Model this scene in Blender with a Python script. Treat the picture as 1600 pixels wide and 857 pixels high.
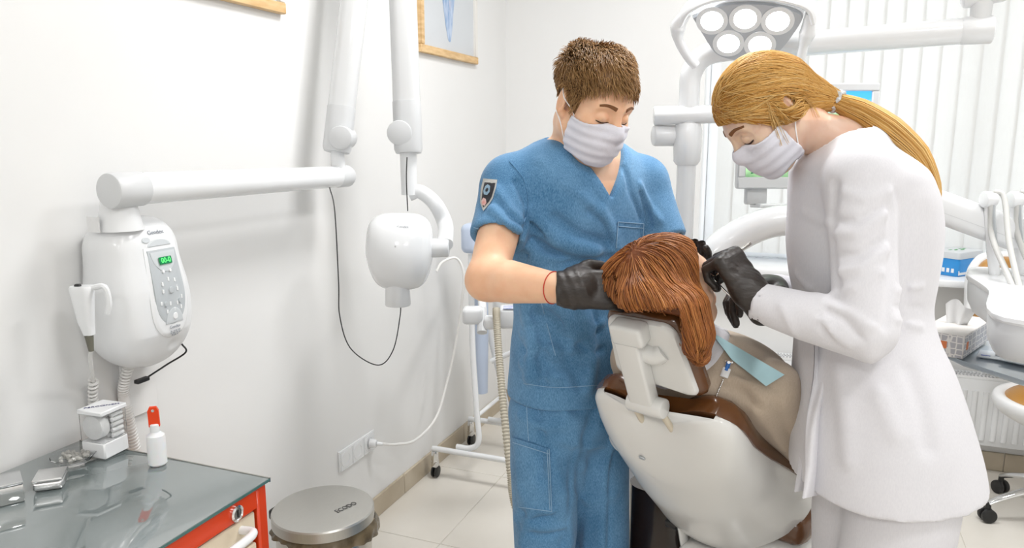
import bpy, bmesh, math, random
import numpy as np
from math import sin, cos, tan, pi, radians, sqrt, atan2
from mathutils import Vector, Matrix, Euler

for _o in list(bpy.data.objects):
    bpy.data.objects.remove(_o)
SC = bpy.context.scene
COL = SC.collection

# ------------------------------------------------------------------ camera, world, light, exposure
FPX = 1171.0
PITCH = radians(10.2)
YAW = radians(21.4)
CAM = np.array([1.505, 0.0, 1.47])
cam_data = bpy.data.cameras.new('camera')
cam_data.sensor_fit = 'HORIZONTAL'
cam_data.sensor_width = 36.0
cam_data.lens = 36.0 * FPX / 1600.0
cam_data.clip_start = 0.02
cam = bpy.data.objects.new('camera', cam_data)
COL.objects.link(cam)
cam.location = CAM
cam.rotation_euler = (pi / 2 - PITCH, 0, YAW)
SC.camera = cam

W = bpy.data.worlds.new('daylight')
SC.world = W
W.use_nodes = True
_bg = W.node_tree.nodes['Background']
_bg.inputs[0].default_value = (0.86, 0.93, 1.0, 1)
_bg.inputs[1].default_value = 1.7

def ceiling_fill_light(x, y, sx, sy, power, col=(1.0, 0.998, 0.995)):
    l = bpy.data.lights.new('added_ceiling_light', 'AREA')
    l.shape = 'RECTANGLE'
    l.size, l.size_y = sx, sy
    l.energy = power
    l.color = col
    o = bpy.data.objects.new('added_ceiling_light', l)
    COL.objects.link(o)
    o.location = (x, y, 2.93)
    return o

FILL_LAMPS = [(1.1, 2.15), (2.5, 2.3), (2.5, 0.3), (3.2, -2.0), (1.5, -2.0)]  # unseen lamps, added and spread to balance walls, floor and figures
for _x, _y in FILL_LAMPS:
    ceiling_fill_light(_x, _y, 0.5, 0.5, 16.5 if _x < 1.2 else (10.0 if _y == 0.3 else 12.5))

SC.view_settings.view_transform = 'Standard'
SC.view_settings.look = 'None'
SC.view_settings.gamma = 1.0
SC.view_settings.use_curve_mapping = False
SC.view_settings.exposure = 0.93

# ------------------------------------------------------------------ helpers
random.seed(7)
RNG = np.random.default_rng(11)
V = lambda *a: np.array(a, dtype=float)

RIGHT = V(cos(YAW), sin(YAW), 0)
FWH = V(-sin(YAW), cos(YAW), 0)
FWD = FWH * cos(PITCH) + V(0, 0, -sin(PITCH))
UP = FWH * sin(PITCH) + V(0, 0, cos(PITCH))

def at(px, py, t=None, X=None, Y=None, Z=None):
    """surveying helper: where the sight line of a photo point meets a plane of the room or a measured distance"""
    d = (px - 800) / FPX * RIGHT + (428.5 - py) / FPX * UP + FWD
    if X is not None: t = (X - CAM[0]) / d[0]
    if Y is not None: t = (Y - CAM[1]) / d[1]
    if Z is not None: t = (Z - CAM[2]) / d[2]
    return CAM + t * d

def unit(v):
    v = np.asarray(v, float)
    return v / (np.linalg.norm(v) + 1e-12)

def frame_from(zax, hint=(0, 0, 1)):
    """3x3 columns x,y,z with z along zax"""
    z = unit(zax)
    h = np.asarray(hint, float)
    if abs(z @ unit(h)) > 0.98: h = V(1, 0, 0) if abs(z[0]) < 0.9 else V(0, 1, 0)
    x = unit(np.cross(h, z))
    y = np.cross(z, x)
    return np.stack([x, y, z], 1)

MATS = {}
def mat(name, col=(0.8, 0.8, 0.8), rough=0.5, metal=0.0, var=0.0, vscale=8.0, bump=0.0, bscale=60.0,
        trans=0.0, emit=0.0, ecol=None, coat=0.0, sss=0.0, ior=1.45, col2=None, alpha=1.0, sheen=0.0, spec=0.5, stretch=None, detail=4.0):
    if name in MATS: return MATS[name]
    m = bpy.data.materials.new(name)
    m.use_nodes = True
    nt = m.node_tree
    b = nt.nodes['Principled BSDF']
    L = nt.links
    I = b.inputs
    I['Base Color'].default_value = (*col, 1)
    I['Roughness'].default_value = rough
    I['Metallic'].default_value = metal
    I['Transmission Weight'].default_value = trans
    I['Coat Weight'].default_value = coat
    I['Coat Roughness'].default_value = 0.08
    I['IOR'].default_value = ior
    I['Alpha'].default_value = alpha
    I['Specular IOR Level'].default_value = spec
    I['Sheen Weight'].default_value = sheen
    if sss > 0:
        I['Subsurface Weight'].default_value = sss
        I['Subsurface Radius'].default_value = (1.0, 0.35, 0.18)
        I['Subsurface Scale'].default_value = 0.008
    if emit > 0:
        I['Emission Color'].default_value = (*(ecol or col), 1)
        I['Emission Strength'].default_value = emit
    src = None
    if var > 0 or col2 is not None or bump > 0:
        tc = nt.nodes.new('ShaderNodeTexCoord')
        src = tc.outputs['Object']
        if stretch:
            mp = nt.nodes.new('ShaderNodeMapping')
            mp.inputs['Scale'].default_value = stretch
            L.new(src, mp.inputs['Vector'])
            src = mp.outputs['Vector']
    if var > 0 or col2 is not None:
        n = nt.nodes.new('ShaderNodeTexNoise')
        n.inputs['Scale'].default_value = vscale
        n.inputs['Detail'].default_value = detail
        L.new(src, n.inputs['Vector'])
        r = nt.nodes.new('ShaderNodeValToRGB')
        c2 = col2 if col2 is not None else tuple(min(1, c * (1 - var)) for c in col)
        r.color_ramp.elements[0].position = 0.3
        r.color_ramp.elements[1].position = 0.7
        r.color_ramp.elements[0].color = (*c2, 1)
        r.color_ramp.elements[1].color = (*col, 1)
        L.new(n.outputs['Fac'], r.inputs['Fac'])
        L.new(r.outputs['Color'], I['Base Color'])
    if bump > 0:
        n2 = nt.nodes.new('ShaderNodeTexNoise')
        n2.inputs['Scale'].default_value = bscale
        n2.inputs['Detail'].default_value = 5
        L.new(src, n2.inputs['Vector'])
        bp = nt.nodes.new('ShaderNodeBump')
        bp.inputs['Strength'].default_value = bump
        bp.inputs['Distance'].default_value = 0.004
        L.new(n2.outputs['Fac'], bp.inputs['Height'])
        L.new(bp.outputs['Normal'], I['Normal'])
    MATS[name] = m
    return m

def srgb(r, g, b):
    f = lambda c: (c / 255 / 12.92) if c / 255 <= 0.04045 else ((c / 255 + 0.055) / 1.055) ** 2.4
    return (f(r), f(g), f(b))

# ---- geometry: every builder returns (verts Nx3, faces list)
def join(*gs):
    vs, fs, k = [], [], 0
    for v, f in gs:
        v = np.asarray(v, float)
        vs.append(v)
        fs += [tuple(i + k for i in q) for q in f]
        k += len(v)
    return np.concatenate(vs), fs

def xf(g, M=None, loc=(0, 0, 0)):
    v, f = g
    v = np.asarray(v, float)
    if M is not None: v = v @ np.asarray(M).T
    return v + np.asarray(loc, float), f

def from_bm(bm):
    bm.verts.ensure_lookup_table()
    v = np.array([tuple(x.co) for x in bm.verts])
    bm.verts.index_update()
    f = [tuple(x.index for x in q.verts) for q in bm.faces]
    bm.free()
    return v, f

def box(sx, sy, sz, r=0.0, seg=2, c=(0, 0, 0)):
    """box of full sizes centred at c; r = rounded edges"""
    bm = bmesh.new()
    bmesh.ops.create_cube(bm, size=1.0)
    for v in bm.verts: v.co = Vector((v.co.x * sx, v.co.y * sy, v.co.z * sz))
    if r > 0:
        bmesh.ops.bevel(bm, geom=list(bm.edges), offset=r, segments=seg, profile=0.5, affect='EDGES')
    v, f = from_bm(bm)
    return v + np.asarray(c, float), f

def boxb(x0, x1, y0, y1, z0, z1, r=0.0, seg=2):
    return box(x1 - x0, y1 - y0, z1 - z0, r, seg, ((x0 + x1) / 2, (y0 + y1) / 2, (z0 + z1) / 2))

def rings(R, cap=True, closed=True):
    """loft through rings (each Kx3)"""
    R = [np.asarray(r, float) for r in R]
    K = len(R[0])
    v = np.concatenate(R)
    f = []
    for i in range(len(R) - 1):
        for j in range(K if closed else K - 1):
            a, b = i * K + j, i * K + (j + 1) % K
            f.append((a, b, b + K, a + K))
    if cap and closed:
        f.append(tuple(range(K))[::-1])
        f.append(tuple((len(R) - 1) * K + j for j in range(K)))
    return v, f

def circle(n, rx, ry=None, p=2.0):
    ry = rx if ry is None else ry
    t = np.linspace(0, 2 * pi, n, endpoint=False)
    c, s = np.cos(t), np.sin(t)
    if p != 2.0:
        c = np.sign(c) * np.abs(c) ** (2 / p)
        s = np.sign(s) * np.abs(s) ** (2 / p)
    return np.stack([rx * c, ry * s, 0 * t], 1)

def lathe(prof, n=32, M=None, loc=(0, 0, 0)):
    """profile [(r,z),...] about z"""
    R = [circle(n, max(r, 1e-5)) + V(0, 0, z) for r, z in prof]
    return xf(rings(R), M, loc)

def cyl(a, b, ra, rb=None, n=20, bev=0.0):
    a, b = np.asarray(a, float), np.asarray(b, float)
    rb = ra if rb is None else rb
    L = np.linalg.norm(b - a)
    if bev > 0: prof = [(ra - bev, 0), (ra - bev * .3, bev * .3), (ra, bev), (rb, L - bev), (rb - bev * .3, L - bev * .3), (rb - bev, L)]
    else: prof = [(ra, 0), (rb, L)]
    return lathe(prof, n, frame_from(b - a), a)

def smooth_path(pts, n=60):
    """Catmull-Rom through points"""
    P = np.asarray(pts, float)
    P = np.vstack([2 * P[0] - P[1], P, 2 * P[-1] - P[-2]])
    m = len(P) - 3
    out = []
    for t in np.linspace(0, m - 1e-6, n):
        i = int(t); u = t - i
        a, b, c, d = P[i:i + 4]
        out.append(0.5 * ((2 * b) + (-a + c) * u + (2 * a - 5 * b + 4 * c - d) * u * u + (-a + 3 * b - 3 * c + d) * u ** 3))
    return np.array(out)

def sweep(path, rad, n=10, sect=None, cap=True, up=None):
    """tube along a path; rad number, list or (K,2); sect = unit section Kx3"""
    P = np.asarray(path, float)
    N = len(P)
    T = np.gradient(P, axis=0)
    T /= np.linalg.norm(T, axis=1)[:, None] + 1e-12
    rad = np.broadcast_to(np.asarray(rad, float), (N,)) if np.ndim(rad) < 2 else np.asarray(rad, float)
    S = circle(n, 1) if sect is None else sect
    if up is None:
        M = frame_from(T[0]); x = M[:, 0]
    else:
        x = unit(np.cross(np.asarray(up, float), T[0]))
    R = []
    for i in range(N):
        x = unit(x - T[i] * (x @ T[i]))
        y = np.cross(T[i], x)
        r = rad[i]
        rx, ry = (r, r) if np.ndim(r) == 0 else r
        R.append(P[i] + S[:, :1] * rx * x + S[:, 1:2] * ry * y)
    return rings(R, cap)

def prism(outline, h, z0=0.0):
    """outline Kx2 extruded in z"""
    o = np.asarray(outline, float)
    a = np.column_stack([o, np.full(len(o), z0)])
    b = np.column_stack([o, np.full(len(o), z0 + h)])
    return rings([a, b])

def round_rect(w, h, r, n=6):
    p = []
    for cx, cy, a0 in ((w / 2 - r, h / 2 - r, 0), (-w / 2 + r, h / 2 - r, pi / 2), (-w / 2 + r, -h / 2 + r, pi), (w / 2 - r, -h / 2 + r, 1.5 * pi)):
        for k in range(n + 1):
            a = a0 + k / n * pi / 2
            p.append((cx + r * cos(a), cy + r * sin(a)))
    return np.array(p)

def superpatch(fn, nu, nv, closed_u=False):
    us = np.linspace(0, 1, nu, endpoint=not closed_u)
    vs = np.linspace(0, 1, nv)
    v = np.array([fn(a, b) for b in vs for a in us])
    f = []
    for j in range(nv - 1):
        for i in range(nu if closed_u else nu - 1):
            a, b = j * nu + i, j * nu + (i + 1) % nu
            f.append((a, b, b + nu, a + nu))
    return v, f

WLOC = {}
def mesh_of(name, g, m, sharp=40):
    v, f = g
    me = bpy.data.meshes.new(name)
    if isinstance(f, np.ndarray): f = f.tolist()
    me.from_pydata(np.asarray(v, float).tolist(), [], f)
    me.validate()
    bm = bmesh.new(); bm.from_mesh(me)
    bmesh.ops.recalc_face_normals(bm, faces=bm.faces)
    bm.to_mesh(me); bm.free()
    me.polygons.foreach_set('use_smooth', [True] * len(me.polygons))
    if sharp and sharp < 180: me.set_sharp_from_angle(angle=radians(sharp))
    if m is not None: me.materials.append(m)
    return me

def obj(name, g, m, parent=None, sharp=40, origin=None):
    """world-space geometry -> one mesh object (child of parent when given)"""
    v, f = g
    v = np.asarray(v, float)
    if origin is None: origin = WLOC[parent.name] if parent is not None else V(0, 0, 0)
    origin = np.asarray(origin, float)
    me = mesh_of(name, (v - origin, f), m, sharp)
    o = bpy.data.objects.new(name, me)
    COL.objects.link(o)
    WLOC[o.name] = origin
    if parent is not None:
        o.parent = parent
        o.location = origin - WLOC[parent.name]
    else:
        o.location = origin
    return o

def inst(src, name, parent, loc, rot=None, scale=None):
    """object sharing the mesh data of src at a world location"""
    o = bpy.data.objects.new(name, src.data if hasattr(src, 'data') else src)
    COL.objects.link(o)
    base = V(0, 0, 0)
    if parent is not None:
        o.parent = parent
        base = WLOC[parent.name]
    o.location = np.asarray(loc, float) - base
    WLOC[o.name] = np.asarray(loc, float)
    if rot is not None: o.rotation_euler = rot
    if scale is not None: o.scale = scale
    return o

def tag(o, label, cat, group=None):
    o['label'] = label
    o['category'] = cat
    if group: o['group'] = group
    return o

def thing(name, label, cat, loc, group=None):
    o = bpy.data.objects.new(name, None)
    COL.objects.link(o)
    o.empty_display_size = 0.05
    o.location = loc
    WLOC[o.name] = np.asarray(loc, float)
    return tag(o, label, cat, group)

def struct(name, g, m, parent=None, label=None):
    o = obj(name, g, m, parent)
    if parent is None:
        o['kind'] = 'structure'
        if label: o['label'] = label
    return o

def text(name, body, size, m, parent, loc, M, align='CENTER', ext=0.0002, sx=1.0):
    """flat lettering: M columns = reading direction, letter up, normal"""
    cu = bpy.data.curves.new(name, 'FONT')
    cu.body = body
    cu.size = size
    cu.extrude = ext
    cu.align_x = align
    cu.align_y = 'CENTER'
    cu.materials.append(m)
    tmp = bpy.data.objects.new('tmp', cu)
    COL.objects.link(tmp)
    bpy.context.view_layer.update()
    me = bpy.data.meshes.new_from_object(tmp.evaluated_get(bpy.context.evaluated_depsgraph_get()))
    me.materials.clear(); me.materials.append(m)
    bpy.data.objects.remove(tmp)
    o = bpy.data.objects.new(name, me)
    COL.objects.link(o)
    base = V(0, 0, 0)
    if parent is not None:
        o.parent = parent
        base = WLOC[parent.name]
    WLOC[o.name] = np.asarray(loc, float)
    Mx = Matrix(np.asarray(M).tolist()).to_4x4()
    Mx.translation = Vector(np.asarray(loc, float) - base)
    o.matrix_local = Mx @ Matrix.Diagonal((sx, 1, 1, 1))
    return o

# ------------------------------------------------------------------ signed-distance modelling (bodies, garments, soft housings)
def sd_cone(P, a, b, ra, rb):
    """capsule from a to b with radii ra, rb"""
    a = np.asarray(a, float); b = np.asarray(b, float)
    ab = b - a
    h = np.clip(((P - a) @ ab) / (ab @ ab + 1e-12), 0, 1)
    return np.linalg.norm(P - a - h[:, None] * ab, axis=1) - (ra + (rb - ra) * h)

def sd_chain(P, pts, rad, k=0.0):
    d = None
    for i in range(len(pts) - 1):
        e = sd_cone(P, pts[i], pts[i + 1], rad[i], rad[i + 1])
        d = e if d is None else (np.minimum(d, e) if k == 0 else smin(d, e, k))
    return d

def sd_ell(P, c, r, M=None):
    q = P - np.asarray(c, float)
    if M is not None: q = q @ M
    r = np.asarray(r, float)
    k0 = np.linalg.norm(q / r, axis=1)
    k1 = np.linalg.norm(q / (r * r), axis=1)
    return k0 * (k0 - 1) / (k1 + 1e-9)

def sd_box(P, c, b, r=0.0, M=None):
    q = P - np.asarray(c, float)
    if M is not None: q = q @ M
    q = np.abs(q) - (np.asarray(b, float) - r)
    return np.linalg.norm(np.maximum(q, 0), axis=1) + np.minimum(q.max(axis=1), 0) - r

def smin(a, b, k):
    h = np.maximum(k - np.abs(a - b), 0) / k
    return np.minimum(a, b) - h * h * k * 0.25

def smax(a, b, k):
    return -smin(-a, -b, k)

def sd_loft(P, zs, cx, cy, rx, ry, p=2.3, capk=0.01):
    """stack of super-ellipses along local z (P already local)"""
    z = P[:, 2]
    X = np.interp(z, zs, cx); Y = np.interp(z, zs, cy)
    A = np.interp(z, zs, rx); B = np.interp(z, zs, ry)
    qx = np.abs(P[:, 0] - X); qy = np.abs(P[:, 1] - Y)
    k = ((qx / A) ** p + (qy / B) ** p) ** (1 / p)
    rr = np.sqrt(qx * qx + qy * qy) + 1e-9
    d = (k - 1) / np.maximum(k, 1e-3) * rr * 0.92
    d = np.where(k < 0.3, -0.7 * np.minimum(A, B), d)
    dz = np.maximum(zs[0] - z, z - zs[-1])
    return smax(d, dz, capk)

def spl(zs, vals, n=60):
    """smooth resampling of a control table -> (zs_dense, columns...)"""
    zs = np.asarray(zs, float)
    zd = np.linspace(zs[0], zs[-1], n)
    out = [zd]
    for v in vals:
        v = np.asarray(v, float)
        m = np.gradient(v, zs)
        i = np.clip(np.searchsorted(zs, zd, 'right') - 1, 0, len(zs) - 2)
        h = zs[i + 1] - zs[i]
        t = (zd - zs[i]) / h
        out.append((2 * t**3 - 3 * t**2 + 1) * v[i] + (t**3 - 2 * t**2 + t) * h * m[i] + (-2 * t**3 + 3 * t**2) * v[i + 1] + (t**3 - t**2) * h * m[i + 1])
    return out

def folds(P, curves):
    """sum of soft ridges/creases: curves = [(points, width, height)]"""
    s = np.zeros(len(P))
    for pts, w, h in curves:
        pts = np.asarray(pts, float)
        d = sd_chain(P, pts, [0] * len(pts))
        s += h * np.exp(-(d / w) ** 2)
    return s

def evalf(f, P, chunk=400000):
    out = np.empty(len(P))
    for i in range(0, len(P), chunk): out[i:i + chunk] = f(P[i:i + chunk])
    return out

def mesh_field(f, lo, hi, h, B=4, margin=0.012):
    lo = np.asarray(lo, float); hi = np.asarray(hi, float)
    n = np.ceil((hi - lo) / h / B).astype(int) * B
    D = np.full(n, 1.0)
    nb = n // B
    bi = np.stack(np.meshgrid(*[np.arange(k) for k in nb], indexing='ij'), -1).reshape(-1, 3)
    bc = lo + (bi * B + (B - 1) / 2) * h
    dc = evalf(f, bc)
    act = np.abs(dc) < 0.9 * B * h + margin
    D5 = D.reshape(nb[0], B, nb[1], B, nb[2], B)
    D5[:] = np.where(dc < 0, -1.0, 1.0).reshape(nb)[:, None, :, None, :, None]
    loc = np.stack(np.meshgrid(*[np.arange(B)] * 3, indexing='ij'), -1).reshape(-1, 3)
    ai = bi[act]
    if len(ai) == 0: return np.zeros((0, 3)), []
    pts = lo + ((ai * B)[:, None, :] + loc[None]).reshape(-1, 3) * h
    dv = evalf(f, pts).reshape(len(ai), B, B, B)
    D5[ai[:, 0], :, ai[:, 1], :, ai[:, 2], :] = dv
    return surface_nets(D, lo, h)

def surface_nets(D, lo, h):
    S = D < 0
    c = S[:-1, :-1, :-1].astype(np.int8)
    tot = np.zeros(np.array(D.shape) - 1, np.int8)
    for dx in (0, 1):
        for dy in (0, 1):
            for dz in (0, 1):
                tot += S[dx:D.shape[0] - 1 + dx, dy:D.shape[1] - 1 + dy, dz:D.shape[2] - 1 + dz]
    mixed = (tot > 0) & (tot < 8)
    cells = np.argwhere(mixed)
    idx = np.full(mixed.shape, -1, np.int64)
    idx[mixed] = np.arange(len(cells))
    acc = np.zeros((len(cells), 3)); cnt = np.zeros(len(cells))
    i, j, k = cells.T
    corners = [(a, b, c2) for a in (0, 1) for b in (0, 1) for c2 in (0, 1)]
    val = {q: D[i + q[0], j + q[1], k + q[2]] for q in corners}
    for a in corners:
        for ax in range(3):
            if a[ax] == 1: continue
            b = list(a); b[ax] = 1; b = tuple(b)
            va, vb = val[a], val[b]
            m = (va < 0) != (vb < 0)
            t = np.where(m, va / np.where(m, va - vb, 1), 0)
            pos = np.tile(np.array(a, float), (len(cells), 1))
            pos[:, ax] += t
            acc += pos * m[:, None]; cnt += m
    verts = lo + (cells + acc / cnt[:, None]) * h
    quads = []
    for ax in range(3):
        u, w = (ax + 1) % 3, (ax + 2) % 3
        sl0 = [slice(1, -1)] * 3; sl0[ax] = slice(0, -1)
        sl1 = [slice(1, -1)] * 3; sl1[ax] = slice(1, None)
        A, Bv = S[tuple(sl0)], S[tuple(sl1)]
        e = np.argwhere(A != Bv)
        flip = A[A != Bv]
        base = e.copy()
        off = np.ones(3, int); off[ax] = 0
        base = base + off
        def cid(du, dw):
            q = base.copy(); q[:, u] += du; q[:, w] += dw
            return idx[q[:, 0], q[:, 1], q[:, 2]]
        q = np.stack([cid(-1, -1), cid(0, -1), cid(0, 0), cid(-1, 0)], 1)
        q[~flip] = q[~flip][:, ::-1]
        quads.append(q)
    quads = np.concatenate(quads)
    quads = quads[(quads >= 0).all(1)]
    return verts, quads

def fmesh(name, f, lo, hi, h, m, parent=None, margin=0.012, relax=0, soften=0):
    v, q = mesh_field(f, lo, hi, h, margin=margin)
    for _ in range(soften):
        acc = np.zeros_like(v); cnt = np.zeros(len(v))
        for i in range(4):
            np.add.at(acc, q[:, i], v[q[:, (i + 1) % 4]]); np.add.at(cnt, q[:, i], 1)
        v = v * .45 + .55 * acc / np.maximum(cnt, 1)[:, None]
    for _ in range(relax):
        # pull the vertices onto the surface: one Newton step
        e = h * 0.5
        d0 = evalf(f, v)
        g = np.stack([(evalf(f, v + e * np.eye(3)[k]) - d0) / e for k in range(3)], 1)
        v = v - np.clip(d0, -h, h)[:, None] * g / (np.sum(g * g, 1)[:, None] + 0.05)
    return fast_obj(name, v, q, m, parent)

def fast_obj(name, v, q, m, parent=None, tint=None):
    """numpy arrays straight into a smooth mesh object (quads or triangles Mx4 / Mx3)"""
    base = WLOC[parent.name] if parent is not None else V(0, 0, 0)
    me = bpy.data.meshes.new(name)
    q = np.asarray(q)
    k = q.shape[1]
    me.vertices.add(len(v))
    me.vertices.foreach_set('co', (np.asarray(v) - base).astype(np.float32).ravel())
    me.loops.add(q.size)
    me.loops.foreach_set('vertex_index', q.astype(np.int32).ravel())
    me.polygons.add(len(q))
    me.polygons.foreach_set('loop_start', np.arange(0, q.size, k, dtype=np.int32))
    me.polygons.foreach_set('loop_total', np.full(len(q), k, np.int32))
    me.polygons.foreach_set('use_smooth', np.ones(len(q), bool))
    me.update(calc_edges=True)
    me.validate()
    if tint is not None:
        at_ = me.attributes.new('tint', 'FLOAT', 'POINT')
        at_.data.foreach_set('value', np.asarray(tint, np.float32))
    if m is not None: me.materials.append(m)
    o = bpy.data.objects.new(name, me)
    COL.objects.link(o)
    WLOC[o.name] = base
    if parent is not None: o.parent = parent
    return o

def march(f, P, D, n=40, off=0.0, tmax=0.6):
    """sphere-trace points P along D onto f = off"""
    P = np.array(P, float); D = np.asarray(D, float)
    D = np.broadcast_to(D, P.shape)
    t = np.zeros(len(P))
    for _ in range(n):
        d = evalf(f, P + D * t[:, None]) - off
        t = np.clip(t + d * 0.8, -tmax, tmax)
    return P + D * t[:, None]

def grad(f, P, e=0.002):
    d = np.stack([evalf(f, P + e * np.eye(3)[k]) - evalf(f, P - e * np.eye(3)[k]) for k in range(3)], 1)
    return d / (np.linalg.norm(d, axis=1)[:, None] + 1e-9)

def strands(paths, rads, n=3):
    """many thin tapered tubes -> (verts, quads); paths list of Kx3, all same K"""
    Pm = np.asarray(paths)
    S, K, _ = Pm.shape
    T = np.gradient(Pm, axis=1)
    T /= np.linalg.norm(T, axis=2)[..., None] + 1e-12
    h = np.where(np.abs(T[..., 2:3]) > 0.9, np.array([1., 0, 0]), np.array([0, 0, 1.]))
    X = np.cross(T, h); X /= np.linalg.norm(X, axis=2)[..., None] + 1e-12
    Y = np.cross(T, X)
    rads = np.asarray(rads)
    if rads.ndim == 1: rads = np.broadcast_to(rads, (S, K))
    ang = np.linspace(0, 2 * pi, n, endpoint=False)
    v = Pm[:, :, None, :] + rads[:, :, None, None] * (np.cos(ang)[None, None, :, None] * X[:, :, None, :] + np.sin(ang)[None, None, :, None] * Y[:, :, None, :])
    ids = np.arange(S * K * n).reshape(S, K, n)
    a = ids[:, :-1, :]; b = np.roll(ids, -1, axis=2)[:, :-1, :]
    c = np.roll(ids, -1, axis=2)[:, 1:, :]; d = ids[:, 1:, :]
    q = np.stack([a, b, c, d], -1).reshape(-1, 4)
    global TINT
    TINT = np.repeat(np.clip(RNG.normal(.5, .22, S), 0, 1), K * n)
    return v.reshape(-1, 3), q
# ------------------------------------------------------------------ materials
def wall_mat():
    m = mat('wall_paint', (0.82, 0.818, 0.81), 0.62, var=0.03, vscale=1.6, bump=0.06, bscale=45)
    return m
M_WALL = wall_mat()
M_CEIL = mat('ceiling_paint', (0.88, 0.88, 0.87), 0.8, var=0.02, vscale=2)
M_WHITE = mat('white_plastic', (0.80, 0.81, 0.82), 0.28, var=0.015, vscale=5, coat=0.25)
M_WHITE2 = mat('white_enamel', (0.82, 0.83, 0.84), 0.18, var=0.01, vscale=5, coat=0.4)
M_WARM = mat('warm_white_plastic', (0.84, 0.83, 0.80), 0.3, var=0.02, vscale=4, coat=0.3)
M_CHAIR = mat('chair_shell_white', (0.76, 0.76, 0.74), 0.24, var=0.03, vscale=4, coat=0.4)
M_GREYP = mat('light_grey_plastic', (0.66, 0.67, 0.68), 0.35, var=0.02, vscale=6)
M_MIDGREY = mat('panel_grey', (0.50, 0.53, 0.55), 0.4, var=0.03, vscale=10)
M_DARK = mat('black_plastic', (0.02, 0.02, 0.02), 0.4, var=0.3, vscale=20)
M_CHROME = mat('chrome', (0.78, 0.78, 0.78), 0.09, 1.0, var=0.05, vscale=12)
M_STEEL = mat('brushed_steel', (0.60, 0.58, 0.54), 0.24, 1.0, var=0.12, vscale=30, stretch=(1, 1, 14))
M_LID = mat('lid_steel', (0.56, 0.55, 0.52), 0.38, 1.0, var=0.06, vscale=40, stretch=(20, 1, 1))
M_GLASS = mat('clear_glass', (0.97, 0.99, 0.98), 0.02, trans=1.0, ior=1.45, var=0.01, vscale=3)
M_ACRYL = mat('clear_acrylic', (0.98, 0.985, 0.985), 0.03, trans=1.0, ior=1.12, var=0.01, vscale=3)
M_TOPGLASS = mat('grey_green_glass', (0.17, 0.20, 0.20), 0.015, var=0.05, vscale=4, coat=0.0, ior=3.0)
M_RED = mat('orange_red_paint', srgb(214, 62, 14), 0.3, var=0.05, vscale=8, coat=0.3)
M_ORANGE = mat('orange_red_tag', srgb(232, 66, 10), 0.45, var=0.04, vscale=12)
M_CREAM = mat('cream_laminate', srgb(228, 214, 190), 0.4, var=0.05, vscale=5)
M_WOOD = mat('pale_wood', srgb(228, 196, 148), 0.5, col2=srgb(200, 160, 108), vscale=14, stretch=(1, 1, 5), bump=0.1)
M_CORD = mat('white_cord', (0.82, 0.81, 0.79), 0.45, var=0.02, vscale=10)
M_BROWN = mat('brown_leatherette', srgb(106, 66, 32), 0.26, col2=srgb(84, 50, 24), vscale=9, coat=0.5, bump=0.05, bscale=300)
M_TAN = mat('tan_leatherette', srgb(176, 128, 64), 0.35, var=0.12, vscale=8, coat=0.3, bump=0.05, bscale=300)
M_BEIGE = mat('beige_hose', srgb(196, 188, 170), 0.5, var=0.05, vscale=20)
M_PRINT = mat('printed_ink', srgb(60, 60, 110), 0.6, var=0.1, vscale=30)
M_INKGREY = mat('grey_ink', srgb(150, 155, 165), 0.6, var=0.05, vscale=30)
M_INKDARK = mat('dark_ink', (0.05, 0.05, 0.05), 0.6, var=0.1, vscale=30)

def floor_mat():
    m = mat('floor_tile_stone', srgb(229, 225, 217), 0.24, col2=srgb(216, 210, 200), vscale=1.7, detail=7, bump=0.02, bscale=20, spec=0.5)
    nt = m.node_tree
    geo = nt.nodes.new('ShaderNodeNewGeometry')
    for n in nt.nodes:
        if n.type == 'TEX_NOISE':
            for l in list(n.inputs['Vector'].links): nt.links.remove(l)
            nt.links.new(geo.outputs['Position'], n.inputs['Vector'])
    return m
M_TILE = floor_mat()
M_BASE = mat('baseboard_stone', srgb(196, 184, 164), 0.3, col2=srgb(178, 164, 142), vscale=6, detail=7)
M_GROUT = mat('grout', srgb(212, 207, 197), 0.9, var=0.1, vscale=40)

# ------------------------------------------------------------------ the room
RX, Y0, Y1, ZC = 4.2, -3.3, 3.75, 3.0
WX0, WX1, WZ0, WZ1 = 1.02, 3.35, 0.88, 2.75
struct('wall_left', boxb(-0.15, 0, Y0, Y1 + 0.3, 0, ZC), M_WALL, label='plain off-white painted wall on the left')
struct('wall_right', boxb(RX, RX + 0.15, Y0, Y1 + 0.3, 0, ZC), M_WALL)
struct('wall_front', boxb(-0.15, RX + 0.15, Y0 - 0.15, Y0, 0, ZC), M_WALL)
struct('wall_back', join(boxb(0, WX0, Y1, Y1 + 0.3, 0, ZC), boxb(WX1, RX, Y1, Y1 + 0.3, 0, ZC),
                         boxb(WX0, WX1, Y1, Y1 + 0.3, 0, WZ0 - 0.03), boxb(WX0, WX1, Y1, Y1 + 0.3, WZ1, ZC)), M_WALL, label='off-white back wall around the window')
struct('ceiling', boxb(-0.15, RX + 0.15, Y0 - 0.15, Y1 + 0.3, ZC, ZC + 0.15), M_CEIL)
fl = struct('floor', boxb(-0.15, RX + 0.15, Y0 - 0.15, Y1 + 0.3, -0.06, -0.0022), M_GROUT, label='large pale beige stone tiles')
_ts = 0.6
_tile = mesh_of('tile', box(_ts - 0.0028, _ts - 0.0028, 0.02, 0.001, 1), M_TILE)
x_j, y_j = 2.13 - 4 * _ts, 3.472 - 12 * _ts
for i in range(8):
    for j in range(13):
        cx, cy = x_j + (i + 0.5) * _ts, y_j + (j + 0.5) * _ts
        if cx - _ts / 2 > RX or cy - _ts / 2 > Y1 or cx + _ts / 2 < 0 or cy + _ts / 2 < Y0: continue
        inst(_tile, 'tile', fl, (cx, cy, -0.01))
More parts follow.
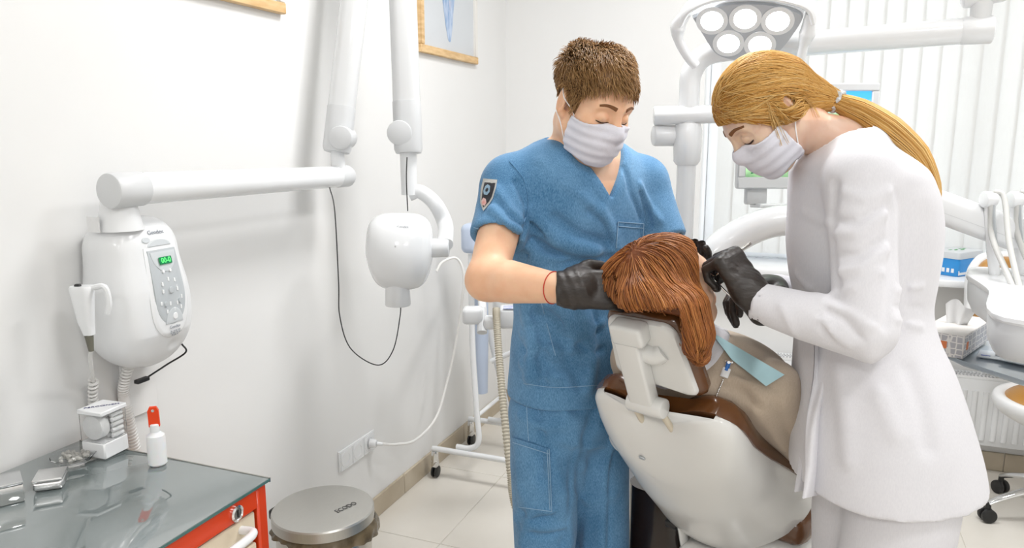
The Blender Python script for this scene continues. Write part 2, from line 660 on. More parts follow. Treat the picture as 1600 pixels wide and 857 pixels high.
# baseboards: stone strips cut from tile
def baseboard(name, axis, a0, a1, off, n):
    e = 0.003
    if axis == 'y': g = boxb(off, off + 0.007, a0, a1, 0, 0.082)
    else: g = boxb(a0, a1, off - 0.007, off, 0, 0.082)
    b = struct(name, g, M_GROUT)
    L = (a1 - a0) / n
    for k in range(n):
        s0, s1 = a0 + k * L + e / 2, a0 + (k + 1) * L - e / 2
        if axis == 'y': gg = boxb(off, off + 0.012, s0, s1, 0, 0.085, 0.0015, 1)
        else: gg = boxb(s0, s1, off - 0.012, off, 0, 0.085, 0.0015, 1)
        obj('tile', gg, M_BASE, b)
baseboard('baseboard_left', 'y', Y0, Y1, 0.0, 12)
baseboard('baseboard_back', 'x', 0.012, RX, Y1, 7)

# window: frame, panes, sill, vertical blinds
M_PVC = mat('window_pvc', (0.86, 0.87, 0.88), 0.3, var=0.01, vscale=4)
YG = Y1 + 0.22
w = struct('window_1', join(boxb(WX0, WX1, YG, YG + 0.06, WZ0, WZ0 + 0.06, .004, 1), boxb(WX0, WX1, YG, YG + 0.06, WZ1 - 0.06, WZ1, .004, 1),
                            boxb(WX0, WX0 + 0.06, YG, YG + 0.06, WZ0 + .06, WZ1 - .06, .004, 1), boxb(WX1 - 0.06, WX1, YG, YG + 0.06, WZ0 + .06, WZ1 - .06, .004, 1),
                            boxb(2.15, 2.23, YG, YG + 0.06, WZ0 + .06, WZ1 - .06, .004, 1)), M_PVC, label='white framed window behind the vertical blinds')
M_PANE = mat('window_pane', (1, 1, 1), 0.0, trans=1.0, ior=1.01, var=0.005, vscale=2)
for xa, xb in ((WX0 + .06, 2.15), (2.23, WX1 - .06)):
    obj('pane', boxb(xa, xb, YG + .025, YG + .03, WZ0 + .06, WZ1 - .06), M_PANE, w)
obj('window_sill', boxb(WX0 - 0.06, WX1 + 0.1, Y1 - 0.16, YG + 0.01, WZ0 - 0.033, WZ0, 0.008, 2), M_WHITE2, w)

def blind_mat():
    m = mat('blind_fabric', (0.80, 0.80, 0.79), 0.75, var=0.03, vscale=30, stretch=(6, 6, 1))
    nt = m.node_tree
    b = nt.nodes['Principled BSDF']; out = nt.nodes['Material Output']
    tr = nt.nodes.new('ShaderNodeBsdfTranslucent'); tr.inputs[0].default_value = (0.9, 0.9, 0.88, 1)
    mx = nt.nodes.new('ShaderNodeMixShader'); mx.inputs[0].default_value = 0.36
    nt.links.new(b.outputs[0], mx.inputs[1]); nt.links.new(tr.outputs[0], mx.inputs[2]); nt.links.new(mx.outputs[0], out.inputs[0])
    return m
vb = thing('vertical_blind', 'white vertical slat blind hanging over the window', 'blind', (2.2, Y1 + 0.13, WZ0 + 0.02))
obj('head_rail', boxb(WX0 + 0.04, WX1 - 0.01, Y1 + 0.11, Y1 + 0.15, WZ1 - 0.05, WZ1 - 0.005, .004), M_PVC, vb)
_ss = [(0.044 * u, 0.004 * (1 - u * u)) for u in np.linspace(-1, 1, 7)]
_out = np.array([(x, y) for x, y in _ss] + [(x, y - 0.0012) for x, y in _ss[::-1]])
_slat = mesh_of('slat', prism(_out, WZ1 - 0.05 - WZ0 - 0.035, 0), blind_mat(), sharp=60)
for k in range(29):
    inst(_slat, 'slat', vb, (WX0 + 0.10 + k * 0.078, Y1 + 0.13, WZ0 + 0.035), rot=(0, 0, radians(-5 + random.uniform(-1, 1))))

# radiator under the window
rd = thing('radiator', 'white ribbed panel radiator under the window sill', 'radiator', (2.1, Y1 - 0.06, 0.13))
RX0, RX1, RZ0, RZ1 = 1.22, 3.0, 0.145, 0.455
yf = Y1 - 0.105
obj('panel', boxb(RX0, RX1, yf, yf + 0.012, RZ0, RZ1 - 0.012, .004), M_WHITE, rd)
obj('panel', boxb(RX0, RX1, yf + 0.07, yf + 0.082, RZ0, RZ1 - 0.012, .004), M_WHITE, rd)
obj('side_cover', boxb(RX0 - .004, RX0, yf, yf + .082, RZ0, RZ1), M_WHITE, rd)
obj('side_cover', boxb(RX1, RX1 + .004, yf, yf + .082, RZ0, RZ1), M_WHITE, rd)
_rib = mesh_of('rib', xf(rings([circle(10, .0115, .008) * V(1, 1, 1) + V(0, 0, z) for z in (0, .22)]), None), M_WHITE, 60)
k = 0
x = RX0 + 0.03
while x < RX1 - 0.02:
    inst(_rib, 'rib', rd, (x, yf, RZ0 + 0.025)); x += 0.0415
gr = [boxb(RX0, RX1, yf, yf + .006, RZ1 - .012, RZ1), boxb(RX0, RX1, yf + .076, yf + .082, RZ1 - .012, RZ1), boxb(RX0, RX1, yf + .036, yf + .046, RZ1 - .006, RZ1)]
x = RX0
while x < RX1:
    gr.append(boxb(x, x + .006, yf + .006, yf + .076, RZ1 - .006, RZ1)); x += 0.014
go = obj('grille', join(*gr), M_WHITE, rd); go['kind'] = 'stuff'
obj('bracket', boxb(1.5, 1.54, yf + .082, Y1 - .0005, .2, .4), M_WHITE, rd)
obj('bracket', boxb(2.6, 2.64, yf + .082, Y1 - .0005, .2, .4), M_WHITE, rd)
# ceiling luminaires out of view, added to even out the light in the room
M_DIFF = mat('added_lamp_diffuser', (0.95, 0.95, 0.95), 0.5, emit=1.5, ecol=(1, .985, .96))
for i, (lx, ly) in enumerate(FILL_LAMPS):
    t = thing('added_luminaire', 'added square white ceiling luminaire, out of view, ' + ['near the corner with the cart', 'above the dental unit near the window', 'above the right side beside the camera', 'far behind the camera on the right', 'far behind the camera on the left'][i], 'ceiling lamp', (lx, ly, 2.95), 'added ceiling luminaires')
    obj('frame', join(boxb(lx - .29, lx + .29, ly - .29, ly - .26, 2.94, 3.0), boxb(lx - .29, lx + .29, ly + .26, ly + .29, 2.94, 3.0),
                      boxb(lx - .29, lx - .26, ly - .26, ly + .26, 2.94, 3.0), boxb(lx + .26, lx + .29, ly - .26, ly + .26, 2.94, 3.0)), M_WHITE, t)
    obj('diffuser', boxb(lx - .26, lx + .26, ly - .26, ly + .26, 2.955, 2.965), M_DIFF, t)

# ------------------------------------------------------------------ pictures on the left wall
def picture(label, ya, yb, za, zb, fig):
    t = thing('framed_picture', label, 'picture', (0, (ya + yb) / 2, za), 'framed pictures on the left wall')
    f, d = 0.032, 0.022
    obj('frame_rail', boxb(0.001, d, ya, yb, za, za + f, .003, 1), M_WOOD, t)
    obj('frame_rail', boxb(0.001, d, ya, yb, zb - f, zb, .003, 1), M_WOOD, t)
    obj('frame_rail', boxb(0.001, d, ya, ya + f, za + f, zb - f, .003, 1), M_WOOD, t)
    obj('frame_rail', boxb(0.001, d * .9, yb - f * .8, yb, za + f, zb - f, .003, 1), mat('white_frame_edge', (0.8, 0.78, 0.74), 0.5, var=.03), t)
    obj('print', boxb(0.004, 0.008, ya + f, yb - f * .8, za + f, zb - f), mat('print_grey', srgb(208, 212, 216), 0.45, var=0.05, vscale=3), t)
    if fig:
        m = mat('print_blue', srgb(92, 138, 190), 0.4, col2=srgb(196, 208, 226), vscale=26, stretch=(1, 1.6, .5), detail=3)
        c = (ya + yb) / 2 - 0.0
        o = np.array([(-.012, .0), (.012, .0), (.03, .06), (.045, .14), (.075, .25), (.09, .36), (.085, .50), (.05, .58), (-.06, .58), (-.10, .5), (-.105, .36), (-.075, .22), (-.04, .08)])
        o3 = smooth_path(np.column_stack([np.vstack([o, o[:1]]), np.zeros(len(o) + 1)]), 60)[:-1]
        a = np.column_stack([np.full(len(o3), .0085), c + o3[:, 0], za + .075 + o3[:, 1]])
        obj('printed_figure', rings([a, a + V(.0006, 0, 0)]), m, t)
        i3 = o3 * V(.42, .62, 1) + V(.012, .13, 0)
        a = np.column_stack([np.full(len(o3), .0092), c + i3[:, 0], za + .075 + i3[:, 1]])
        obj('printed_highlight', rings([a, a + V(.0005, 0, 0)]), mat('print_pale', srgb(206, 200, 208), .4, col2=srgb(150, 176, 210), vscale=20), t)
    else:
        obj('printed_figure', boxb(.0085, .0092, ya + .13, yb - .12, za + .12, zb - .12), mat('print_dark', srgb(120, 140, 160), .45, var=.4, vscale=9), t)
    return t
picture('pale wood framed picture of a blue glass shape, near the room corner', 2.786, 3.352, 1.818, 2.62, True)
picture('pale wood framed picture at the top left, only its lower corner showing', 1.37, 1.938, 1.838, 2.64, False)

# ------------------------------------------------------------------ wall x-ray unit
xr = thing('xray_unit', 'white wall-mounted dental x-ray unit with jointed arm and rounded tube head', 'x-ray machine', (0.0, 1.25, 0.9))
UY, UZ = 1.268, 1.137
US = V(.80, .74, .88)
def f_unit(P):
    # rounded housing: width in y, depth in x, fuller at the lower part
    P = (P - V(0, UY, UZ)) / US + V(0, UY, UZ)
    z = (P[:, 2] - UZ)
    d = sd_box(P, (0.085, UY, UZ - 0.005), (0.095, 0.135, 0.185), 0.085)
    b = sd_ell(P, (0.10, UY + 0.005, UZ - 0.06), (0.115, 0.152, 0.155))
    d = smin(d, b, 0.06)
    # narrowing shoulders
    d = smax(d, (P[:, 0] - 0.20) + np.maximum(z, 0) * 0.18 + np.maximum(-z - .12, 0) * 0.5, 0.03)
    d = smax(d, 0.002 - P[:, 0], 0.004)
    # scooped finger recess under the panel
    d = smax(d, -sd_ell(P, (0.215, UY + 0.045, UZ - 0.165), (0.045, 0.038, 0.022)), 0.012)
    return d * .8
house = fmesh('housing', f_unit, (-.01, UY - .19, UZ - .25), (.25, UY + .19, UZ + .22), 0.004, M_WHITE, xr, relax=1)
def on_unit(pts2, off=0.001, thick=0.002, name='patch', m=None, parent=None, n=1):
    """patch (outline in y,z) laid on the housing front"""
    pts2 = V(UY, UZ) + (np.asarray(pts2, float) - V(UY, UZ)) * US[1:]
    c = pts2.mean(0)
    R = []
    for s in np.linspace(1, 0.02, 10):
        q = c + (pts2 - c) * s
        P = np.column_stack([np.full(len(q), 0.30), q])
        R.append(march(f_unit, P, V(-1, 0, 0), 50, off + (thick if s < 0.995 else 0) * 1.0))
    base = march(f_unit, np.column_stack([np.full(len(pts2), 0.30), pts2]), V(-1, 0, 0), 50, off - 0.003)
    return obj(name, rings([base] + R, cap=True), m, parent, sharp=50)
def shield(w0, w1, z0, z1, cy, r=0.35, n=48):
    """outline: straight top, rounded tapering bottom"""
    t = np.linspace(0, pi, n)
    lo = np.column_stack([np.cos(t), -np.sin(t) ** 0.7])
    zt = z0 + (z1 - z0) * 0.45
    o = [(cy - w1 / 2, z1), (cy + w1 / 2, z1)]
    for c, s in lo:
        o.append((cy + c * w0 / 2, zt + s * (zt - z0)))
    return np.array(o)
pc = UY + 0.02
fp = on_unit(shield(0.150, 0.125, UZ - 0.135, UZ + 0.105, pc), 0.0015, 0.002, 'front_cover', M_WHITE2, xr)
cp = on_unit(shield(0.118, 0.108, UZ - 0.098, UZ + 0.098, pc), 0.004, 0.001, 'control_panel', M_MIDGREY, xr)
# trims and lower disc on the panel
M_PGREY = mat('panel_light_grey', (0.60, 0.63, 0.65), 0.4, var=0.02, vscale=8)
tt = np.linspace(0, pi, 24)
on_unit(np.column_stack([pc + .047 * np.cos(tt), UZ + .093 - .052 * np.sin(tt)]), 0.0056, 0.0006, 'display_field', M_PGREY, cp)
on_unit(np.column_stack([pc + .005 + .034 * np.cos(tt), UZ - .095 + .04 * np.sin(tt)]), 0.0056, 0.0006, 'button_field', M_PGREY, cp)
on_unit(np.column_stack([pc + .044 * np.cos(tt), UZ + .107 + .017 * np.sin(tt)]), 0.001, 0.001, 'top_badge', M_PGREY, xr)
on_unit(np.column_stack([pc - .045 + .015 * np.cos(tt * 2), UZ + .125 + .007 * np.sin(tt * 2)]), 0.0012, 0.001, 'oval_badge', M_PGREY, xr)
def dots(y, z, r, m, name, parent, off=.0066):
    a = np.linspace(0, 2 * pi, 14, endpoint=False)
    on_unit(np.column_stack([y + r * np.cos(a), z + r * np.sin(a)]), off, .0008, name, m, parent)
M_BTN = mat('white_button', (.85, .86, .87), .4, var=.02)
for (dy, dz, r, mm) in ((-.015, .043, .0045, M_BTN), (.012, .043, .0045, M_BTN), (.0, -.008, .009, M_MIDGREY), (-.025, -.042, .007, M_MIDGREY), (.032, -.04, .007, M_MIDGREY), (.007, -.078, .0095, M_BTN)):
    dots(pc + dy, UZ + dz, r, mm, 'button', cp)
for (dy, dz) in ((-.003, .021), (.021, .016), (-.028, .011), (-.03, -.008), (.026, -.008), (-.042, -.038), (-.008, -.043), (.02, -.045), (.04, -.031), (-.022, -.062), (.007, -.06), (.034, -.058)):
    on_unit(np.array([(pc + dy - .0025, UZ + dz - .005), (pc + dy + .003, UZ + dz - .005), (pc + dy + .003, UZ + dz + .005), (pc + dy - .0025, UZ + dz + .005)]), .0058, .0004, 'printed_symbol', M_BTN, cp)
def front_pt(y, z, off):
    y, z = UY + (y - UY) * US[1], UZ + (z - UZ) * US[2]
    return march(f_unit, np.array([[0.3, y, z]]), V(-1, 0, 0), 50, off)[0]
def front_frame(y, z):
    n = grad(f_unit, np.array([front_pt(y, z, 0.0)]), .006)[0]
    r = unit(np.cross(V(0, 0, 1), n)); u = np.cross(n, r)
    return np.stack([r, u, n], 1)
Mf = front_frame(pc, UZ + .07)
dpt = front_pt(pc, UZ + .07, .0085)
disp = obj('display', xf(box(.036, .017, .003, .001, 1), Mf, dpt), mat('lcd_green', srgb(10, 96, 60), .2, emit=.25, ecol=srgb(20, 140, 80), var=.05), cp)
text('display_digits', '00-0', .0165, mat('lcd_digit', srgb(90, 230, 110), .4, emit=.9, ecol=srgb(80, 235, 100)), disp, dpt + Mf[:, 2] * .0018, Mf, sx=.92)
Mg = front_frame(pc, UZ + .14)
text('logo_lettering', 'Gendex', .014, M_INKGREY, xr, front_pt(pc, UZ + .142, .001), Mg)
Mh = front_frame(pc, UZ - .107)
text('logo_lettering', 'Gendex', .010, M_INKGREY, xr, front_pt(pc + .005, UZ - .1065, .005), Mh)
for k in range(3):
    text('printed_text', ['IIII  III IIII  IIIII', 'III IIIIII  IIII III', 'IIII IIII  III'][k], .0055, M_INKGREY, xr, front_pt(pc + .004, UZ - .117 - k * .0055, .0062), Mh)
on_unit(np.array([(pc + .012, UZ - .178), (pc + .042, UZ - .178), (pc + .042, UZ - .148)]), -.012, .004, 'power_switch', M_DARK, xr)
# neck on top, arm
AX, AZ, AY0, AY1 = 0.125, 1.362, 1.185, 2.055
obj('neck', lathe([(.048, 0), (.042, .03), (.036, .065)], 28, None, (AX - .03, 1.222, 1.272)), M_WHITE, xr)
obj('mounting_label', boxb(.06, .095, 1.168, 1.17, 1.272, 1.305), mat('paper_label', (.8, .8, .8), .6, var=.05, vscale=60), xr)
obj('horizontal_arm', join(cyl((AX, AY0 + .07, AZ), (AX, AY1 - .05, AZ - .008), .036, .033, 28)), M_WHITE2, xr)
obj('arm_end_cap', join(cyl((AX, AY0 - .012, AZ), (AX, AY0 + .075, AZ), .0385, None, 28, .006)), M_GREYP, xr)
obj('arm_end_cap', join(cyl((AX, AY1 - .052, AZ - .008), (AX, AY1 + .02, AZ - .008), .035, None, 28, .012)), M_GREYP, xr)
obj('pivot_post', cyl((AX, AY1 - .035, AZ), (AX, AY1 - .035, AZ + .115), .022, .020), M_WHITE, xr)
# scissor arm: lower joint, rising limb, falling limb
J1 = V(AX + .005, AY1 - .035, 1.475); TOP1 = V(.165, 2.265, 2.56); TOP2 = V(.205, 2.30, 2.56)
J2 = V(.285, 2.185, 1.49)
def limb(a, b, w, d):
    M = frame_from(b - a, RIGHT)
    L = np.linalg.norm(b - a)
    R = []
    for s, k in ((0, .9), (.01, 1), (1, 1)):
        q = round_rect(d * k, w * k, min(w, d) * .42, 6)
        R.append(np.column_stack([q, np.full(len(q), s * L)]))
    return xf(rings(R), M, a)
def knuckle(a, b, w, d, s0, s1):
    M = frame_from(b - a, RIGHT)
    L = np.linalg.norm(b - a)
    R = []
    for s in (s0, s0 + .012, s1 - .004, s1):
        q = round_rect(d, w, min(w, d) * .42, 6) * (.9 if s == s0 else 1)
        R.append(np.column_stack([q, np.full(len(q), s)]))
    return xf(rings(R), M, a)
obj('rising_limb', limb(J1 + unit(TOP1 - J1) * .06, TOP1, .083, .07), M_WHITE2, xr)
jc = obj('joint_cover', knuckle(J1, TOP1, .086, .074, -.045, .095), M_GREYP, xr)
obj('pivot_disc', cyl(J1 + FWH * -.043 + V(.018, .0, 0), J1 + FWH * .043 + V(.018, 0, 0), .036, None, 24, .004), M_GREYP, jc)
obj('falling_limb', limb(J2 + unit(TOP2 - J2) * .06, TOP2, .088, .074), M_WHITE2, xr)
jc = obj('joint_cover', knuckle(J2, TOP2, .091, .078, -.065, .10), M_GREYP, xr)
obj('pivot_disc', cyl(J2 + FWH * -.044 - RIGHT * .022, J2 + FWH * .044 - RIGHT * .022, .040, None, 24, .004), M_GREYP, jc)
obj('apex_joint', join(xf(box(.20, .10, .15, .03, 3), np.stack([RIGHT, FWH, V(0, 0, 1)], 1), (TOP1 + TOP2) / 2 + V(0, 0, .03))), M_GREYP, xr)
# tube head
TH = at(626, 393, 2.33)
rx_, ry_ = unit(RIGHT), unit(FWH)
MT = np.stack([rx_, ry_, V(0, 0, 1)], 1)
post_top = J2 + V(0, 0, -.05)
HP = V(post_top[0], post_top[1], 1.29)
obj('head_post', cyl(HP, post_top, .026, .028, 24), M_WHITE, xr)
def f_head(P):
    q = (P - TH) @ MT
    d = sd_box(q, (0, 0, .005), (.108, .075, .112), .07)
    d = smin(d, sd_ell(q, (0, -.02, -.005), (.112, .085, .112)), .03)
    d = smax(d, np.abs(q[:, 0]) - .106 + np.maximum(-q[:, 2], 0) * .22, .03)
    return d
obj_h = fmesh('tube_head', f_head, TH - .16, TH + .16, .004, M_WHITE2, xr, relax=1)
obj('collimator_cone', lathe([(.038, 0), (.040, .003), (.037, .06), (.044, .085)], 28, None, TH + MT @ V(-.008, -.03, -.165)), M_WHITE, xr)
yk = smooth_path([HP + V(0, 0, .0), HP + MT @ V(.035, 0, .01), HP + MT @ V(.085, -.005, -.03), HP + MT @ V(.118, -.01, -.10), TH + MT @ V(.138, -.01, .02)], 40)
obj('yoke', sweep(yk, np.linspace(.022, .028, 40)[:, None] * np.array([[.75, 1.0]]), 18), M_WHITE, xr)
obj('yoke_hub', cyl(TH + MT @ V(.09, -.01, .012), TH + MT @ V(.152, -.01, .012), .030, .028, 24, .006), M_WHITE, xr)
text('logo_lettering', 'Gendex', .011, M_INKGREY, xr, march(f_head, [TH + MT @ V(.02, -.3, .085)], ry_, 60, .0012)[0], np.stack([rx_, V(0, 0, 1), -ry_], 1))
obj('centre_mark', xf(lathe([(.003, 0), (.0025, .001)], 12, frame_from(-ry_)), None, march(f_head, [TH + MT @ V(0, -.3, .03)], ry_, 60, .0005)[0]), M_GREYP, xr)
# thin black sensor cable hanging in a loop
cb = smooth_path([V(AX + .01, 1.955, 1.325), at(523, 330, 2.27), at(529, 440, 2.27), at(531, 495, 2.27), at(548, 545, 2.27), at(590, 571, 2.27), at(614, 548, 2.28), at(625, 495, 2.29), TH + MT @ V(0, -.03, -.150)], 90)
obj('sensor_cable', sweep(cb, .0018, 6), M_DARK, xr)
cb = smooth_path([at(636, 246, 2.30), at(635, 280, 2.3), at(637, 330, 2.33)], 20)
obj('sensor_cable', sweep(cb, .0018, 6), M_DARK, xr)
# dangling plug under the housing
tp = V(.12, UY + .075, UZ - .155)
pe = at(212, 598, X=.07)
cb = smooth_path([tp, tp + V(.01, .0, -.02), pe + V(.01, .085, .02), pe + V(0, .034, .002)], 40)
dp = obj('plug_lead', sweep(cb, .0022, 6), M_DARK, xr)
obj('plug', xf(box(.014, .036, .010, .002, 1), None, pe + V(0, .018, 0)), M_DARK, dp)
# wall cable cover behind the unit
obj('cable_cover', boxb(.0, .012, 1.26, 1.36, .80, .965, .003, 1), M_WALL, xr)

# hand switch on its hook, with coiled cord
def coil(path, R, r, turns, n=10):
    P = smooth_path(path, turns * n)
    T = np.gradient(P, axis=0); T /= np.linalg.norm(T, axis=1)[:, None]
    x = frame_from(T[0])[:, 0]
    Q = []
    for i in range(len(P)):
        x = unit(x - T[i] * (x @ T[i])); y = np.cross(T[i], x)
        a = 2 * pi * i / n
        Q.append(P[i] + R * (cos(a) * x + sin(a) * y))
    return sweep(Q, r, 5)
hc = at(133, 487, 1.56)
hs = thing('exposure_hand_switch', 'white pistol-shaped hand switch hooked beside the x-ray control box', 'hand switch', hc + V(0, 0, -.09))
Mh2 = frame_from(V(.02, 0, 1), (0, 1, 0))
def hring(w, d, z, ox=0):
    q = round_rect(w, d, min(w, d) * .35, 5)
    return np.column_stack([q[:, 0] * RIGHT[0] + q[:, 1] * FWH[0] + ox * RIGHT[0], q[:, 0] * RIGHT[1] + q[:, 1] * FWH[1] + ox * RIGHT[1], np.full(len(q), z)]) + hc
obj('grip', rings([hring(.020, .020, -.05, .004), hring(.03, .028, -.02), hring(.042, .034, .035, -.002), hring(.046, .036, .048, -.002), hring(.042, .032, .054, -.002)]), M_WHITE, hs)
obj('trigger_guard', xf(sweep(smooth_path([V(.018, 0, .05), V(.045, 0, .052), V(.052, 0, .02), V(.046, 0, -.005)], 24), .006, 8), np.stack([RIGHT, FWH, V(0, 0, 1)], 1), hc), M_WHITE, hs)
obj('button', xf(box(.012, .01, .008, .002, 1), np.stack([RIGHT, FWH, V(0, 0, 1)], 1), hc + V(-.006, -.006, .055)), M_DARK, hs)
obj('strain_relief', cyl(hc + V(.004, 0, -.05), hc + V(.006, 0, -.085), .009, .005, 12), mat('olive_grey_rubber', srgb(110, 108, 96), .6, var=.1), hs)
obj('cord', join(sweep(smooth_path([hc + V(.006, 0, -.085), at(141, 560, 1.60), at(146, 596, 1.68)], 20), .004, 8), coil([at(146, 594, 1.68), at(148, 640, 1.72), V(.06, 1.19, .84), V(.05, 1.16, .82)], .008, .0035, 26)), M_CORD, hs)
cc = thing('coiled_cable', 'white coiled cable hanging from under the x-ray control box', 'cable', V(.06, 1.24, .72))
obj('coil', coil([V(.075, 1.235, .975), at(193, 610, 1.78), at(200, 650, 1.80), at(211, 702, 1.83)], .010, .004, 34), M_CORD, cc)
# ------------------------------------------------------------------ wall socket, white lead
sk = thing('triple_socket', 'white triple wall socket above the skirting', 'wall socket', (0, 2.243, .32))
obj('frame', boxb(0, .009, 2.126, 2.36, .286, .366, .003, 2), M_WHITE2, sk)
for k, cy in enumerate((2.166, 2.243, 2.32)):
    Mx = frame_from(V(1, 0, 0))
    s = obj('socket', lathe([(.031, 0), (.031, .003), (.0215, .003), (.0205, -.004), (.001, -.004)], 28, Mx, (.009, cy, .326)), M_WHITE, sk, sharp=30)
    obj('insert', boxb(.009, .0105, cy - .035, cy + .035, .291, .361, .002, 1), M_WHITE, s)
    for e in (-.0095, .0095):
        obj('contact_hole', lathe([(.0028, .0), (.0028, .002)], 10, Mx, (.0055, cy + e, .326)), M_DARK, s)
pw = thing('power_lead', 'white power lead plugged into the socket and looped up over the cart', 'power lead', (0.06, 2.32, .326))
obj('plug', join(cyl((.012, 2.32, .326), (.04, 2.325, .326), .018, .015, 20, .004), cyl((.04, 2.325, .326), (.06, 2.335, .324), .009, .006, 12)), M_WHITE2, pw)
obj('lead', sweep(smooth_path([V(.058, 2.334, .324), V(.08, 2.40, .30), V(.10, 2.52, .275), V(.12, 2.66, .32), V(.13, 2.75, .45), V(.16, 2.78, .62), V(.19, 2.78, .80), V(.20, 2.78, .92), V(.175, 2.765, .985), V(.135, 2.72, .975), V(.12, 2.69, .94)], 90), .0055, 8), M_CORD, pw)
# ------------------------------------------------------------------ drawer cabinet with glass top
CX1, CYB, CZ = 0.536, 1.13, 0.80
dc = thing('drawer_cabinet', 'orange-red framed drawer cabinet with grey glass top', 'cabinet', (.29, .6, 0))
CYA = 0.12
for x in (.03, CX1 - .03):
    for y in (CYA, CYB - .03):
        obj('post', boxb(x, x + .028, y, y + .028, .06, CZ - .0075, .004, 1), M_RED, dc)
obj('frame_rail', boxb(.058, CX1 - .03, CYB - .026, CYB - .004, CZ - .05, CZ - .0075, .003, 1), M_RED, dc)
fr = obj('frame_rail', boxb(CX1 - .026, CX1 - .002, CYA + .028, CYB - .03, CZ - .05, CZ - .0075, .003, 1), M_RED, dc)
obj('frame_rail', boxb(CX1 - .026, CX1 - .002, CYA + .028, CYB - .03, .08, .11, .003, 1), M_RED, dc)
obj('side_panel', boxb(.058, CX1 - .03, CYB - .02, CYB - .010, .08, CZ - .05), M_CREAM, dc)
obj('carcass', boxb(.035, CX1 - .04, CYA + .01, CYB - .025, .08, CZ - .052), M_CREAM, dc)
obj('glass_top', boxb(.012, CX1 + .002, CYA - .01, CYB + .002, CZ - .007, CZ, .0015, 2), M_TOPGLASS, dc)
obj('glass_edge_trim', boxb(.012, CX1 + .003, CYB + .002, CYB + .005, CZ - .008, CZ + .001), M_STEEL, dc)
obj('glass_edge_trim', boxb(CX1 + .002, CX1 + .0035, CYA, CYB + .002, CZ - .006, CZ - .001), mat('teal_glass_edge', srgb(74, 108, 104), .1, var=.05), dc)
zt = CZ - .054
for k, hh in enumerate((.066, .066, .066, .12, .16, .16)):
    dr = obj('drawer', boxb(CX1 - .03, CX1 - .006, CYA + .034, CYB - .035, zt - hh + .006, zt, .003, 1), M_CREAM, dc)
    zc_ = zt - .020
    hp = smooth_path([V(CX1 - .008, CYB - .075, zc_), V(CX1 + .03, CYB - .085, zc_ + .004), V(CX1 + .036, CYB - .17, zc_ + .004), V(CX1 + .036, CYB - .42, zc_ + .004), V(CX1 + .03, CYB - .50, zc_ + .004), V(CX1 - .008, CYB - .51, zc_)], 50)
    obj('handle', sweep(hp, .0085, 12), M_WHITE2, dr)
    zt -= hh
lk = obj('lock', lathe([(.016, 0), (.016, .004), (.012, .006), (.011, .004), (.001, .004)], 24, frame_from(V(1, 0, 0)), (CX1 - .002, CYB - .09, CZ - .031)), M_CHROME, dc)
obj('keyway', boxb(CX1 + .0022, CX1 + .0028, CYB - .092, CYB - .088, CZ - .038, CZ - .024), M_DARK, lk)
for x in (.06, CX1 - .05):
    for y in (CYA + .05, CYB - .05):
        obj('caster', cyl((x - .012, y, .031), (x + .012, y, .031), .03, None, 18, .004), M_DARK, dc)

# things on the cabinet
ZT = CZ + .0005
def zat(px, py): return at(px, py, Z=ZT)
# cotton-pad dispenser: white lid and base, clear walls
A, B, C_ = zat(165, 720), zat(205, 700), zat(134, 694)
ex = unit((B - A) * V(1, 1, 0)); ey = V(-ex[1], ex[0], 0)
wB, dB = .066, .062
bc = A + ex * wB / 2 + ey * dB / 2
MB_ = np.stack([ex, ey, V(0, 0, 1)], 1)
cbx = thing('cotton_dispenser', 'clear cotton roll dispenser box with white lid and base', 'dispenser', bc)
hb = .106
obj('base', xf(box(wB, dB, .036, .003, 1, (0, 0, .018)), MB_, bc), M_WHITE2, cbx)
obj('lid', xf(box(wB + .004, dB + .004, .010, .002, 1, (0, 0, hb - .005)), MB_, bc), M_WHITE2, cbx)
for sx, sy, tx, ty in ((wB / 2 - .0015, 0, .002, dB - .002), (-wB / 2 + .0015, 0, .002, dB - .002), (0, dB / 2 - .0015, wB - .004, .002), (0, -dB / 2 + .0015, wB - .004, .002)):
    obj('clear_wall', xf(box(tx, ty, hb - .046, 0, 1, (sx, sy, .036 + (hb - .046) / 2)), MB_, bc), M_ACRYL, cbx)
text('lid_lettering', 'PERCONEM', .0105, M_PRINT, cbx, bc + V(0, 0, hb + .0006), np.stack([unit(ex * .7 - ey * .7), unit(ex * .7 + ey * .7), V(0, 0, 1)], 1), sx=1.25)
M_COTTON = mat('cotton', (.88, .88, .88), .95, var=.04, vscale=60, bump=.3, bscale=120)
for i in range(5):
    for j in range(2):
        a = bc + ex * -.002 + ey * (-.022 + .013 * j) + V(0, 0, .042 + .0115 * i)
        r = obj('cotton_roll', cyl(a, a + ex * .030, .0055, None, 10, .002), M_COTTON)
        tag(r, 'small white cotton roll inside the clear dispenser', 'cotton roll', 'cotton rolls in the dispenser')
obj('spool', xf(cyl((-.028, .002, .066), (-.006, .002, .066), .027, None, 24, .003), MB_, bc), M_COTTON, cbx)

# plastic bottle with an orange tag cap
bb = zat(247, 726)
bo = thing('plastic_bottle', 'small white plastic bottle with a flat orange-red cap tag', 'bottle', bb)
obj('body', lathe([(.001, 0), (.015, 0), (.0185, .004), (.0185, .058), (.0175, .065), (.010, .071), (.0085, .075), (.001, .075)], 26, None, bb), mat('translucent_white_plastic', (.82, .83, .84), .35, sss=.3, var=.02), bo)
obj('collar', lathe([(.0095, .073), (.0095, .088), (.007, .09), (.001, .09)], 20, None, bb), M_WHITE2, bo)
Mt = np.stack([unit(RIGHT * .95 + FWH * .3), V(-.03, 0, 1), unit(-FWH * .95 + RIGHT * .3)], 1)
to = np.array([(-.0105, 0), (.0105, 0), (.0105, .034), (.0065, .042), (-.0065, .042), (-.0105, .034)])
hole = circle(12, .0025)[:, :2] + V(0, .035)
obj('cap_tag', xf(prism(to, .008, -.004), Mt, bb + V(0, 0, .084)), M_ORANGE, bo)
